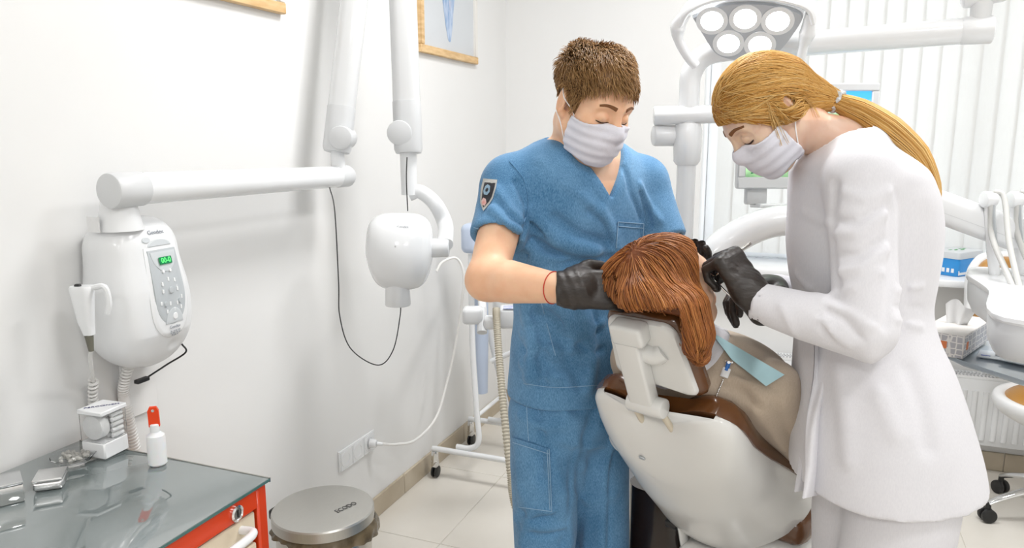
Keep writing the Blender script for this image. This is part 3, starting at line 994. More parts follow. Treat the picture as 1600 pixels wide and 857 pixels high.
obj('tag_eyelet', xf(lathe([(.0012, 0), (.003, 0), (.003, .0014), (.0012, .0014)], 14), Mt, bb + V(0, 0, .084) + Mt @ V(0, .035, .0038)), M_CHROME, bo)

# glass dish full of small clear pieces
dd = zat(116, 724)
ds = thing('glass_dish', 'round clear glass dish heaped with small clear pieces', 'dish', dd)
obj('bowl', lathe([(.001, .001), (.026, .001), (.030, .004), (.041, .017), (.043, .019), (.0415, .0195), (.039, .017), (.028, .006), (.001, .0045)], 36, None, dd), M_ACRYL, ds)
M_BEAD = mat('clear_piece', (.88, .87, .83), .08, trans=.65, ior=1.3, var=.1, vscale=40)
_bead = mesh_of('clear_piece', xf(lathe([(.0015, -.004), (.0042, -.002), (.0045, .002), (.002, .0042)], 8)), M_BEAD, 20)
for k in range(46):
    r, a = .030 * sqrt(random.random()), random.uniform(0, 2 * pi)
    z = .0095 + (.012 * (1 - (r / .034) ** 2)) * random.random() + r * .13
    p = inst(_bead, 'clear_piece', None, dd + V(r * cos(a), r * sin(a), z), (random.uniform(0, 3), random.uniform(0, 3), 0))
    tag(p, 'tiny clear piece heaped in the glass dish', 'clear piece', 'clear pieces in the glass dish')

# brushed metal box and chrome cube
mb = zat(78, 762)
Mr = np.stack([unit(V(.75, .66, 0)), unit(V(-.66, .75, 0)), V(0, 0, 1)], 1)
mx = thing('metal_box', 'flat brushed aluminium box with rounded edges on the cabinet', 'box', mb)
obj('body', xf(box(.052, .058, .018, .006, 3, (0, .012, .009)), Mr, mb), mat('brushed_aluminium', (.74, .74, .74), .3, 1.0, var=.06, vscale=60, stretch=(1, 14, 1)), mx)
obj('lid', xf(box(.0525, .0585, .006, .0028, 2, (0, .012, .0212)), Mr, mb), mat('brushed_aluminium'), mx)
cq = zat(10, 787)
Mq = np.stack([unit(V(.52, .85, 0)), unit(V(-.85, .52, 0)), V(0, 0, 1)], 1)
cqb = thing('chrome_container', 'mirror-finish steel cube container at the left edge of the cabinet', 'container', cq)
obj('body', xf(box(.058, .062, .034, .0015, 2, (0, .02, .017)), Mq, cq), M_CHROME, cqb)
obj('lid', xf(box(.0585, .0625, .006, .0012, 2, (0, .02, .0375)), Mq, cq), mat('satin_steel', (.66, .67, .68), .26, 1.0, var=.06, vscale=20), cqb)

# ------------------------------------------------------------------ pedal bin
bn = V(.325, 1.59, 0)
BR, BH = .132, .44
pb = thing('pedal_bin', 'brushed steel pedal bin with a dark liner showing under its lid', 'bin', bn)
obj('body', lathe([(.001, .02), (BR - .008, .02), (BR - .004, .024), (BR - .004, BH), (BR - .01, BH), (BR - .012, .03), (.001, .03)], 64, None, bn), M_STEEL, pb)
obj('base_ring', lathe([(BR - .012, 0), (BR + .002, 0), (BR + .002, .02), (BR - .004, .024)], 64, None, bn), M_DARK, pb)
ld = obj('lid', lathe([(BR - .002, BH + .004), (BR + .006, BH + .004), (BR + .006, BH + .030), (BR + .003, BH + .034), (BR - .006, BH + .0365), (.001, BH + .039)], 64, None, bn), M_LID, pb, sharp=35)
e1 = unit(V(.62, .78, 0))
text('lid_lettering', 'ECODO', .024, M_INKDARK, ld, bn + V(.062, .018, BH + .0385), np.stack([unit(V(.30, .95, 0)), unit(V(-.95, .30, 0)), V(0, 0, 1)], 1), sx=.8)
M_LINER = mat('dark_liner_film', srgb(70, 58, 42), .22, col2=srgb(122, 108, 84), vscale=18, bump=.5, bscale=50)
def liner(u, v):
    a = u * 2 * pi
    out = .5 + .5 * cos(a - radians(20))
    r = BR - .002 + .010 * v + .004 * sin(9 * a + 3 * v) * v + .003 * sin(23 * a) * v + .016 * max(0, cos(a - radians(25))) ** 6 * (1 - abs(v - .4))
    z = BH + .003 - v * (.008 + .034 * out + .006 * sin(5 * a))
    return bn + V(r * cos(a), r * sin(a), z)
obj('bag_liner', superpatch(liner, 120, 7, True), M_LINER, pb, sharp=80)
a0 = radians(-22)
lb = [bn + V((BR - .002) * cos(a), (BR - .002) * sin(a), 0) for a in np.linspace(a0 - .12, a0 + .16, 6)]
obj('paper_label', superpatch(lambda u, v: bn + V((BR - .0025) * cos(a0 - .12 + .28 * u), (BR - .0025) * sin(a0 - .12 + .28 * u), BH - .085 + .028 * v), 8, 2), mat('white_paper', (.85, .85, .84), .7, var=.03), pb)
nrm = V(cos(a0 + .02), sin(a0 + .02), 0)
text('label_lettering', 'OVW', .014, M_INKDARK, pb, bn + nrm * (BR - .0015) + V(0, 0, BH - .071), np.stack([V(-nrm[1], nrm[0], 0), V(0, 0, 1), nrm], 1))
obj('pedal', xf(box(.06, .05, .012, .004, 2), None, bn + V(BR + .015, 0, .02)), M_DARK, pb)
obj('hinge', xf(box(.03, .09, .03, .006, 2), None, bn + V(-BR - .004, 0, BH + .005)), M_DARK, pb)

# ------------------------------------------------------------------ mobile lamp cart in the corner
ct = thing('mobile_lamp_cart', 'white tubular cart on casters with a holder arm, behind the man', 'cart', (.35, 2.93, 0))
zb = .135
tr = .0125
def bar(name, pts, r=tr, m=M_WHITE2, n=40): return obj(name, sweep(smooth_path(pts, n), r, 14), m, ct)
bar('base_bar', [V(.05, 2.76, zb), V(.3, 2.76, zb), V(.62, 2.76, zb)])
bar('base_bar', [V(.05, 3.14, zb), V(.3, 3.14, zb), V(.62, 3.14, zb)])
bar('upright', [V(.16, 2.775, zb + .018), V(.225, 2.775, zb + .022), V(.262, 2.78, zb + .06), V(.245, 2.80, .32), V(.20, 2.86, .62), V(.17, 2.92, .98)], n=60)
bar('upright', [V(.16, 3.125, zb + .018), V(.225, 3.125, zb + .022), V(.262, 3.12, zb + .06), V(.245, 3.10, .32), V(.20, 3.04, .62), V(.17, 2.96, .98)], n=60)
bar('cross_bar', [V(.25, 2.80, .30), V(.25, 2.95, .30), V(.25, 3.10, .30)], .009)
for x in (.06, .61):
    for y in (2.76, 3.14):
        cs = obj('caster', join(cyl((x, y, .07), (x, y, zb - .01), .016, None, 14, .003), xf(box(.028, .03, .03, .005, 2), None, (x, y, .066))), M_CHROME, ct)
        obj('wheel', join(cyl((x - .013, y + .004, .028), (x - .004, y + .004, .028), .027, None, 20, .004), cyl((x + .004, y + .004, .028), (x + .013, y + .004, .028), .027, None, 20, .004)), M_DARK, cs)
obj('column', sweep(smooth_path([V(.20, 2.95, .35), V(.205, 2.95, .7), V(.20, 2.94, 1.02)], 20), .03, 16), mat('pale_blue_plastic', srgb(196, 208, 228), .35, var=.03), ct)
hd_c = at(723, 402, 2.93)
obj('lamp_head', xf(join(box(.075, .10, .13, .028, 4)), None, V(.17, 2.93, 1.05)), mat('pale_blue_plastic'), ct)
h0 = at(752, 497, 2.72)
MC = np.stack([unit(RIGHT), unit(FWH), V(0, 0, 1)], 1)
hl = obj('holder_block', xf(join(box(.075, .07, .06, .014, 3, (-.03, 0, .01)), box(.05, .06, .045, .012, 3, (.035, -.02, -.012))), MC, h0), M_WHITE, ct)
obj('holder_notch', xf(cyl((0, -.04, -.045), (0, .02, .03), .019, .016, 18), MC, h0 + RIGHT * .004), M_GREYP, hl)
obj('control_block', xf(box(.12, .09, .075, .012, 3, (.125, .02, .0)), MC, h0), M_WHITE, ct)
obj('control_label', xf(box(.08, .05, .002, .0, 1, (.12, .0, .039)), MC, h0), mat('pale_label', srgb(225, 228, 240), .5, col2=srgb(150, 160, 205), vscale=60), ct)
obj('holder_arm', sweep(smooth_path([V(.20, 2.94, .93), h0 + MC @ V(.0, .12, .0), h0 + MC @ V(.0, .03, .0)], 20), .016, 12), M_WHITE2, ct)
obj('side_panel', xf(box(.018, .22, .46, .008, 2), None, V(.44, 2.98, .62)), M_WHITE, ct)
obj('panel_stay', sweep(smooth_path([V(.25, 2.95, .5), V(.35, 2.97, .55), V(.44, 2.98, .6)], 12), .012, 10), M_WHITE2, ct)
# corrugated suction hose hung from the holder
hp = smooth_path([h0 + MC @ V(.056, -.05, .045), at(776, 500, 2.62), at(780, 560, 2.56), at(787, 640, 2.48), at(798, 740, 2.40), at(808, 800, 2.36), V(.80, 2.12, .02), V(.95, 2.3, .02)], 520)
rr = .0122 + .0016 * np.cos(np.arange(520) * 2 * pi / 4)
hz = thing('suction_hose', 'beige corrugated suction hose hanging down beside the man', 'hose', V(.8, 2.12, 0))
obj('hose', sweep(hp, rr, 14), M_BEIGE, hz, sharp=180)
obj('hose_end', cyl(hp[0] - (hp[6] - hp[0]) * .2, hp[0] + V(0, 0, .045), .013, .016, 16, .003), M_WHITE, hz)
# ------------------------------------------------------------------ dental chair
HD = radians(40)
ca = RIGHT * sin(HD) + FWH * cos(HD)          # towards the feet
cw = RIGHT * cos(HD) - FWH * sin(HD)          # towards the patient's right hand
cz = V(0, 0, 1)
TB = radians(45)
cd = ca * cos(TB) - cz * sin(TB)              # down the backrest
cn = ca * sin(TB) + cz * cos(TB)              # out of the cushion
C0 = V(1.249, 1.476, .946)
def BK(s, u, k): return C0 + cd * s + cw * u + cn * k
S_ = [0, .03, .10, .20, .30, .50]
hw_ = lambda s: np.interp(s, [0, .012, .03, .07, .14, .20, .30, .40, .52], [.128, .150, .162, .170, .172, .178, .190, .200, .205])
kk_ = lambda s: np.interp(s, [0, .05, .12, .20, .30, .40, .52], [.004, .008, .010, .026, .052, .075, .085])
dp_ = lambda s: np.interp(s, [0, .02, .06, .15, .30, .45, .52], [.022, .040, .062, .095, .12, .125, .115])
dip = lambda u: .045 * (cos(pi * min(1, abs(u) / .85)) * .5 + .5)
SE = .50
dch = thing('dental_chair', 'white dental chair with brown leatherette cushions under the reclined patient', 'dental chair', V(1.45, 2.1, 0))
def shell(e=0.0):
    R = []
    for s in np.r_[0, .006, .014, .03, .05, .08, np.linspace(.12, SE, 14)]:
        hw, kk, dp = hw_(s) + e, kk_(s), dp_(s) + e
        fade = (1 - s / SE) ** 2
        q = []
        for ph in np.linspace(-pi / 2, pi / 2, 41):
            u = np.sign(sin(ph)) * abs(sin(ph)) ** .8
            k = kk * u * u - .009 - dp * max(cos(ph), 0) ** .62
            q.append(BK(s + dip(u) * fade, hw * u, k))
        for u in np.linspace(.985, -.985, 21):
            q.append(BK(s + dip(u) * fade, hw * u, kk * u * u - .018))
        R.append(q)
    return rings(R)
sh = obj('backrest_shell', shell(), M_CHAIR, dch, sharp=60)
def cushion():
    R = []
    for s, g in [(-.008, .25), (-.005, .65), (.004, .88), (.02, 1), (.05, 1), (.08, 1)] + [(x, 1) for x in np.linspace(.12, SE, 14)]:
        hw, kk = hw_(s) + .004, kk_(s)
        fade = (1 - s / SE) ** 2
        q = []
        for u in np.linspace(-1, 1, 31): q.append(BK(s + dip(u) * fade, hw * u * (.97 if g < .5 else 1), kk * u * u - .010))
        for u in np.linspace(1, -1, 31):
            t = .036 * g * (1 - abs(u) ** 9) ** .5 + .006
            q.append(BK(s + dip(u) * fade, hw * u, kk * u * u + t))
        R.append(q)
    return rings(R)
obj('backrest_cushion', cushion(), M_BROWN, dch, sharp=60)
obj('shell_badge', xf(lathe([(.008, 0), (.007, .002), (.001, .002)], 16, frame_from(-cn)), None, BK(.13, -.05, -.088)), M_MIDGREY, sh)
# seat, leg rest, base
S0 = BK(SE, 0, 0) - cn * .02
Mc = np.stack([ca, -cw, cz], 1)
seat_z = .56
SP = V(S0[0], S0[1], seat_z)
def slab(l, w, h, r, c): return xf(box(l, w, h, r, 3, c), Mc, SP)
obj('seat_shell', slab(.55, .40, .07, .03, (.26, 0, -.06)), M_CHAIR, dch)
obj('seat_cushion', slab(.56, .42, .075, .032, (.27, 0, .005)), M_BROWN, dch)
lg = radians(18)
Ml = np.stack([ca * cos(lg) - cz * sin(lg), -cw, ca * sin(lg) + cz * cos(lg)], 1)
LP0 = SP + ca * .53
obj('leg_rest_shell', xf(box(.62, .34, .06, .025, 3, (.3, 0, -.06)), Ml, LP0), M_CHAIR, dch)
obj('leg_rest_cushion', xf(box(.63, .36, .06, .027, 3, (.31, 0, -.005)), Ml, LP0), M_BROWN, dch)
M_DKBROWN = mat('dark_brown_gloss', srgb(40, 26, 18), .18, col2=srgb(26, 17, 12), vscale=6, stretch=(8, 8, .6), coat=.5)
BP = at(1032, 800, 2.0) * V(1, 1, 0)
obj('pedestal', join(xf(rings([np.column_stack([round_rect(.30 * k, .19 * k, .05, 6), np.full(28, z)]) for k, z in ((1.06, 0), (1.0, .06), (.96, .25), (.96, .56))]), Mc, BP + ca * .1)), M_DKBROWN, dch)
obj('lift_column', xf(rings([np.column_stack([round_rect(.24, .20, .05, 6), np.full(28, z)]) for z in (.05, .5)]), Mc, SP * V(1, 1, 0) + ca * .30), M_CHAIR, dch)
obj('base_plate', xf(box(.8, .46, .05, .02, 3, (.25, 0, .026)), Mc, SP * V(1, 1, 0)), M_CHAIR, dch)
for q0, q1 in (((.455, -.06), (.62, -.05)), ((.49, .07), (.66, .075))):
    a = BK(q0[0], q0[1], -.105); b = BK(q1[0], q1[1], -.17)
    obj('hinge_arm', sweep(smooth_path([a, (a + b) / 2 - cn * .012, b, b - cz * .12], 20), np.array([[.018, .007]] * 20), 12, up=cw), M_CHAIR, dch)
obj('hinge_pin', cyl(BK(.47, -.10, -.115), BK(.47, -.07, -.115), .011, None, 14), M_DARK, dch)
obj('hinge_cover', xf(box(.10, .11, .12, .03, 3), Mc, BK(.55, -.01, -.17)), M_WARM, dch)
# far armrest seen beside the shell
for s, k, r in ((.26, -.02, (.03, .05, .024)), (.36, -.045, (.032, .06, .02))):
    Ma = np.stack([cw, cd, cn], 1)
    def fa(P, s=s, k=k, r=r): return sd_ell(P, BK(s, -.185 + (s - .26) * .3, k), r, Ma)
    c = BK(s, -.185, k)
    fmesh('armrest_pad', fa, c - .09, c + .09, .006, M_WARM, dch)
# head rest
TH_ = radians(66)
hd_ = ca * cos(TH_) - cz * sin(TH_)
hn = ca * sin(TH_) + cz * cos(TH_)
HC = at(1013, 549, 1.47)
Mhr = np.stack([cw, -hd_, hn], 1)              # x to patient's right, y up the rest, z out of the cushion
def hr_outline(grow=0.0, n=7):
    q = round_rect(1, 1, .16, n)
    y = q[:, 1]
    wd = .148 + (.5 - y) * .036
    # shear so the rest leans with the photo's lower corner reaching out
    x = q[:, 0] * (wd + 2 * grow) + (-y) * .012
    return np.column_stack([x, y * (.150 + 2 * grow) - .02 * np.maximum(0, x / .09) * (y < 0)])
def layer(grow, z): 
    o = hr_outline(grow)
    return np.column_stack([o, np.full(len(o), z)]) @ Mhr.T + HC
hs_ = obj('headrest_shell', rings([layer(-.012, -.008), layer(-.004, -.006), layer(.0, 0), layer(.0, .004), layer(-.004, .006)]), M_CHAIR, dch)
obj('headrest_cushion', rings([layer(-.002, .004), layer(.006, .010), layer(.010, .022), layer(.008, .038), layer(-.004, .048), layer(-.03, .052)]), M_BROWN, dch, sharp=60)
def HPx(px, py, k):
    """point on the back of the headrest, k behind its plane"""
    d = (px - 800) / FPX * RIGHT + (428.5 - py) / FPX * UP + FWD
    P0 = HC - hn * k
    return CAM + d * (((P0 - CAM) @ hn) / (d @ hn))
bt = HPx(984, 520, .022)
br = obj('headrest_bracket', xf(join(box(.072, .046, .040, .009, 3)), Mhr, bt), M_CHAIR, dch)
st0, st1 = HPx(985, 540, .022), HPx(1008, 632, .024)
Ms = np.stack([cw, unit(st0 - st1), unit(np.cross(cw, unit(st0 - st1)))], 1)
obj('bracket_stem', xf(box(.054, np.linalg.norm(st0 - st1) + .03, .034, .006, 3), Ms, (st0 + st1) / 2), M_CHAIR, br)
obj('bracket_hub', cyl(st1 - cw * .036, st1 + cw * .046, .021, None, 24, .004), M_CHAIR, br)
obj('bracket_gusset', xf(sweep(smooth_path([V(.0, .0, 0), V(.03, -.008, .004), V(.046, 0, .012)], 12), .02, 14), Mhr, HPx(1000, 548, .012)), M_CHAIR, br)
for ua, q in ((-.030, (1008, 664)), (.030, (1060, 676))):
    a = st1 + cw * ua
    # rod runs into the shell
    b = BK(.105, ua * 1.25, -.045)
    rod = obj('headrest_rod', cyl(a, b, .0072, None, 14), mat('cream_rod', srgb(214, 204, 184), .35, var=.03), br)

# ------------------------------------------------------------------ delivery unit: post, lamp arms, instrument arm
du = thing('dental_unit_post', 'white dental unit post with lamp arm, monitor arm and curved instrument arm', 'dental unit', V(1.17, 2.27, 0))
PO = at(1071, 300, 2.22)
PX, PY = PO[0], PO[1]
obj('base_cabinet', boxb(PX - .22, PX + .05, PY - .02, PY + .30, .0, .60, .03, 3), M_WHITE, du)
obj('post', cyl((PX, PY, .58), (PX, PY, 1.46), .0285, .0275, 28), M_WHITE2, du)
obj('post_collar', lathe([(.030, 0), (.039, .012), (.041, .06), (.041, .10), (.036, .12)], 28, None, (PX, PY, 1.395)), M_WHITE2, du)
EL = at(1538, 47, 1.92)
bend = smooth_path([V(PX, PY, 1.50), V(PX, PY, 1.60), V(PX + .003, PY, 1.655), V(PX + .03, PY + .005, 1.70), V(PX + .085, PY + .01, 1.718), V(PX + .2, PY + .012, 1.723), EL + V(-.05, 0, .0)], 70)
obj('lamp_arm', sweep(bend, np.linspace(.029, .033, 70), 24), M_WHITE2, du)
obj('elbow_joint', join(cyl(EL + V(-.055, 0, 0), EL + V(.02, .0, 0), .035, None, 24, .006), cyl(EL + V(-.012, 0, .02), EL + V(-.012, 0, .09), .024, .026, 20)), M_WHITE, du)
obj('joint_cap', cyl(EL + V(-.06, 0, .088), EL + V(.04, 0, .102), .034, .034, 24, .01), M_WHITE, du)
LC = at(1160, 47, 2.0)
obj('return_arm', sweep(smooth_path([EL + V(-.01, 0, .10), EL + V(-.03, -.01, .13), EL + V(-.12, -.04, .16), LC + V(.25, .06, .24), LC + V(.10, .05, .24), LC + V(.05, .05, .20), LC + V(.03, .05, .10)], 60), .026, 20), M_WHITE2, du)
# monitor arm
MA = V(PX, PY - .02, 1.545)
obj('monitor_arm_sleeve', cyl(at(1021, 181, 2.18), at(1130, 178, 2.16), .0265, None, 24, .004), M_WHITE2, du)
obj('monitor_arm_joint', cyl(at(1020, 212, 2.20), at(1075, 212, 2.21), .031, None, 24, .008), M_WHITE, du)
obj('monitor_arm', sweep(smooth_path([at(1125, 178, 2.16), at(1180, 180, 2.19), at(1240, 205, 2.19)], 20), .02, 14), M_WHITE2, du)
# curved instrument arm
arc = smooth_path([V(1.16, 2.16, .98), at(1100, 415, 2.10), at(1140, 377, 2.08), at(1195, 350, 2.06), at(1260, 340, 2.04), at(1340, 318, 1.98), at(1430, 312, 1.95)], 60)
obj('instrument_arm', sweep(arc, np.linspace(.047, .039, 60), 24), M_WHITE2, du)
a0, a1 = at(1425, 308, 1.95), at(1600, 372, 1.92)
Mi = np.stack([unit(a1 - a0), unit(np.cross(V(0, 0, 1), unit(a1 - a0))), unit(np.cross(unit(a1 - a0), np.cross(V(0, 0, 1), unit(a1 - a0))))], 1)
obj('instrument_arm_cover', xf(box(np.linalg.norm(a1 - a0) + .14, .08, .082, .026, 4), Mi, (a0 + a1) / 2 + unit(a1 - a0) * .05), M_WHITE, du)
obj('arm_seam', xf(box(np.linalg.norm(a1 - a0) + .10, .0812, .0015, 0, 1, (0, 0, -.012)), Mi, (a0 + a1) / 2 + unit(a1 - a0) * .05), M_GREYP, du)

# lamp head
ln = unit(V(.02, -.74, -.66))
lx_ = unit(RIGHT * 1.0 + V(0, 0, .05)); lx_ = unit(lx_ - ln * (lx_ @ ln))
ly_ = np.cross(ln, lx_)
if ly_[2] < 0: ly_ = -ly_
MLp = np.stack([lx_, ly_, ln], 1)
op = thing('operating_lamp', 'white five-lens operating lamp with curved side handles above the woman', 'lamp', LC)
o2 = smooth_path(np.column_stack([np.array([(-.135, .018), (-.07, .062), (0, .078), (.07, .080), (.132, .066), (.138, .03), (.105, -.06), (.06, -.092), (0, -.098), (-.055, -.085), (-.10, -.03), (-.135, .018)]), np.zeros(12)]), 72)[:-1]
def lampring(k, z, e=0): return (o2 * k + V(0, e, z)) @ MLp.T + LC
obj('face_plate', rings([lampring(.99, -.02), lampring(1, -.006), lampring(.985, 0), ]), mat('lamp_face_grey', (.50, .52, .55), .35, var=.03), op)
obj('rear_housing', rings([lampring(1.01, -.012), lampring(1.03, -.025), lampring(1.0, -.055), lampring(.8, -.085), lampring(.45, -.10)]), M_WHITE2, op)
vis = smooth_path(np.array([(-.165, -.005, -.01), (-.145, .045, -.012), (-.08, .085, -.015), (0, .10, -.015), (.08, .102, -.015), (.145, .088, -.012), (.17, .05, -.01)]), 50)
obj('visor_rim', sweep(vis @ MLp.T + LC, np.array([[.012, .028]] * 50), 14, up=ln), M_WHITE2, op)
M_LED = mat('led_lens', (1, 1, 1), .2, emit=9.0, ecol=(.96, .98, 1.0))
for x, y in ((-.083, .018), (0, .036), (.082, .04), (-.028, -.045), (.054, -.038)):
    l = obj('lens', lathe([(.001, -.002), (.036, -.002), (.0385, .001), (.0385, .002), (.001, .004)], 32, MLp, LC + MLp @ V(x, y, .001)), M_LED, op)
    obj('bezel', lathe([(.0385, 0), (.0415, 0), (.0415, .003), (.0385, .003)], 32, MLp, LC + MLp @ V(x, y, .0005)), M_WHITE, l)
for s, pts in ((-1, [(-.150, .03, -.005), (-.168, -.01, -.002), (-.160, -.05, .01), (-.125, -.095, .02), (-.102, -.115, .022)]), (1, [(.155, .07, -.005), (.163, .02, -.002), (.163, -.02, .008), (.166, -.06, .02), (.172, -.085, .024)])):
    P = smooth_path(np.array(pts), 40) @ MLp.T + LC
    hh = obj('side_handle', sweep(P, np.r_[np.linspace(.012, .021, 12), np.linspace(.021, .013, 8), np.full(20, .0125)], 16), M_WHITE2, op)
obj('ball_joint', xf(lathe([(.001, -.03), (.02, -.027), (.032, -.012), (.032, .012), (.02, .03), (.001, .032)], 20), None, LC + V(.03, .05, .085)), M_WHITE, op)

# monitor
mo = thing('monitor', 'white monitor showing a green plant picture, behind the woman\'s head', 'monitor', at(1265, 300, 2.12))
mc = at(1263, 213, 2.12)
mx_ = unit(V(cos(YAW + .02), sin(YAW + .02), 0)); mz_ = unit(V(0, 0, 1) + FWH * .08); mn_ = np.cross(mx_, mz_)
Mm = np.stack([mx_, mz_, mn_], 1)
mw, mh_ = .395, .295
obj('casing', xf(join(box(mw, mh_, .03, .008, 3, (0, 0, -.018)), box(mw * .7, mh_ * .7, .04, .015, 3, (0, 0, -.045))), Mm, mc), M_WHITE, mo)
bz = .022
for nm, g in (('bezel', box(mw, bz * 1.5, .008, .003, 1, (0, -mh_ / 2 + bz * .75, 0))), ('bezel', box(mw, bz, .008, .003, 1, (0, mh_ / 2 - bz / 2, 0))), ('bezel', box(bz, mh_ - bz * 2.5, .008, .003, 1, (-mw / 2 + bz / 2, bz * .25, 0))), ('bezel', box(bz, mh_ - bz * 2.5, .008, .003, 1, (mw / 2 - bz / 2, bz * .25, 0)))):
    obj(nm, xf(g, Mm, mc), M_GREYP, mo)
def screen_mat():
    m = bpy.data.materials.new('screen_picture'); m.use_nodes = True
    nt = m.node_tree; L = nt.links; b = nt.nodes['Principled BSDF']
    tc = nt.nodes.new('ShaderNodeTexCoord'); sp = nt.nodes.new('ShaderNodeSeparateXYZ'); L.new(tc.outputs['Generated'], sp.inputs[0])
    nz = nt.nodes.new('ShaderNodeTexNoise'); nz.inputs['Scale'].default_value = 9; L.new(tc.outputs['Generated'], nz.inputs['Vector'])
    ad = nt.nodes.new('ShaderNodeMath'); ad.operation = 'MULTIPLY_ADD'; ad.inputs[1].default_value = .16; L.new(nz.outputs['Fac'], ad.inputs[0]); L.new(sp.outputs['Z'], ad.inputs[2])
    r = nt.nodes.new('ShaderNodeValToRGB'); L.new(ad.outputs[0], r.inputs['Fac'])
    e = r.color_ramp.elements
    e[0].position, e[0].color = 0.0, (*srgb(20, 70, 40), 1)
    e[1].position, e[1].color = 1.0, (*srgb(54, 140, 214), 1)
    for p, c in ((.25, srgb(160, 200, 150)), (.5, srgb(60, 120, 70)), (.82, srgb(130, 150, 90)), (.88, srgb(150, 200, 230))):
        x = r.color_ramp.elements.new(p); x.color = (*c, 1)
    L.new(r.outputs[0], b.inputs['Base Color']); L.new(r.outputs[0], b.inputs['Emission Color']); b.inputs['Emission Strength'].default_value = .8
    b.inputs['Roughness'].default_value = .3
    return m
sc_ = obj('screen', xf(box(mw - bz * 2, mh_ - bz * 2.5, .002, 0, 1, (0, bz * .25, -.001)), Mm, mc), screen_mat(), mo)
M_FL = mat('picture_pale_green', srgb(190, 226, 170), .4, emit=.6, ecol=srgb(190, 226, 170), var=.1, vscale=20)
M_FLC = mat('picture_olive', srgb(128, 136, 92), .4, emit=.4, ecol=srgb(128, 136, 92), var=.2, vscale=60)
M_FLD = mat('picture_mid_green', srgb(112, 178, 110), .4, emit=.5, ecol=srgb(112, 178, 110), var=.1)
M_LEAF = mat('picture_leaf_green', srgb(10, 96, 58), .4, emit=.4, ecol=srgb(8, 90, 52), var=.2, vscale=40)
for x, y, r in ((-.175, -.045, .030), (-.095, -.094, .038), (.0, -.085, .034), (.055, -.075, .042), (.12, -.06, .034)):
    xx, yy = max(x, -.15), max(y, -.078)
    f = obj('picture_flower', xf(prism(circle(20, min(r, .0945 + yy + .012))[:, :2], .0005, .0008), Mm, mc + Mm @ V(xx, yy, 0)), M_FL, sc_)
    obj('picture_flower_ring', xf(prism(circle(20, min(r, .1 + yy) * .55)[:, :2], .0004, .0014), Mm, mc + Mm @ V(xx, yy, 0)), M_FLC, sc_)
    obj('picture_flower_centre', xf(prism(circle(20, min(r, .1 + yy) * .32)[:, :2], .0004, .0019), Mm, mc + Mm @ V(xx, yy, 0)), M_FLD, sc_)
for x, y, s in ((-.145, -.092, .026), (-.04, -.096, .022), (.0, -.098, .024), (.09, -.097, .02)):
    o = np.array([(cos(a) * s * (1 if k % 2 else .55), sin(a) * s * .7 * (1 if k % 2 else .6)) for k, a in enumerate(np.linspace(0, 2 * pi, 14, endpoint=False))])
    obj('picture_leaf', xf(prism(o, .0005, .0016), Mm, mc + Mm @ V(x, y, 0)), M_LEAF, sc_)
obj('stand_neck', xf(box(.06, .05, .03, .006, 2, (-.135, -mh_ / 2 - .02, -.03)), Mm, mc), M_GREYP, mo)
obj('stand_shelf', xf(box(.34, .012, .09, .004, 2, (.03, -mh_ / 2 - .048, -.02)), Mm, mc), M_WHITE, mo)

# ------------------------------------------------------------------ instrument table
tb = thing('instrument_table', 'white instrument delivery table with upright instrument arms at the right edge', 'instrument table', V(2.1, 2.1, 1.0))
tp_ = np.array([at(1513, 430, Z=1.125)[:2], at(1546, 452, Z=1.125)[:2], at(1592, 500, Z=1.125)[:2], [2.40, 1.78], [2.55, 2.15], [2.35, 2.36], [2.02, 2.33], at(1513, 424, Z=1.125)[:2] + V(.02, .05)])
t3 = smooth_path(np.column_stack([np.vstack([tp_, tp_[:1]]), np.zeros(9)]), 60)[:-1]
cen = t3.mean(0)
def tring(k, z): return (t3 - cen) * k + cen + V(0, 0, z)
obj('body', rings([tring(.84, 1.025), tring(.92, 1.03), tring(.985, 1.06), tring(1.0, 1.095), tring(1.0, 1.115)]), M_GREYP, tb)
obj('top_plate', rings([tring(1.005, 1.112), tring(1.02, 1.118), tring(1.02, 1.126), tring(1.0, 1.13)]), M_WHITE2, tb)
kn = at(1569, 487, Z=1.06)
obj('knob', cyl(kn + V(.05, .03, 0), kn + V(-.012, -.02, 0), .017, .015, 18, .003), M_WHITE, tb)
b0 = at(1549, 470, Z=1.085)
obj('button', cyl(b0 + V(.03, .02, 0), b0 + V(-.006, -.004, 0), .008, None, 12, .002), M_WHITE, tb)
M_HOSE = mat('grey_hose', (.62, .62, .60), .45, var=.04)
for i, (hx, hy, bx, by) in enumerate(((1546, 312, 1553, 440), (1587, 312, 1592, 442), (1622, 316, 1630, 446))):
    b = at(bx, by, 1.92); b[2] = 1.128
    h = at(hx, hy, 1.88)
    ia = obj('instrument_upright', sweep(smooth_path([b, b + (h - b) * .5 + V(-.002, 0, 0), h], 20), np.array([[.010, .014]] * 20), 12), M_WHITE2, tb)
    obj('upright_groove', sweep(np.array([b + (h - b) * .45, h - (h - b) * .05]) - FWH * .012, .004, 8), M_MIDGREY, ia)
    obj('upright_head', cyl(h - RIGHT * .016 + V(0, 0, .0), h + RIGHT * .014, .021, .019, 20, .004), M_WHITE, ia)
    e = at(hx + 72, hy + 210, 1.72)
    obj('instrument_hose', sweep(smooth_path([h + V(.006, 0, .02), h + V(.03, -.005, .005), h + (e - h) * .35 + V(.01, 0, 0), h + (e - h) * .7, e], 40), .0068, 10), M_HOSE, ia)
    obj('instrument_rod', sweep(smooth_path([h - V(0.0, .012, .0), h + V(.012, -.01, -.09), at(hx + 30, hy + 120, 1.80), at(hx + 62, hy + 190, 1.74)], 30), np.linspace(.0055, .0085, 30), 10), M_HOSE, ia)
obj('support_stem', cyl((2.2, 2.15, .90), (2.2, 2.15, 1.03), .04, None, 20), M_WHITE, tb)
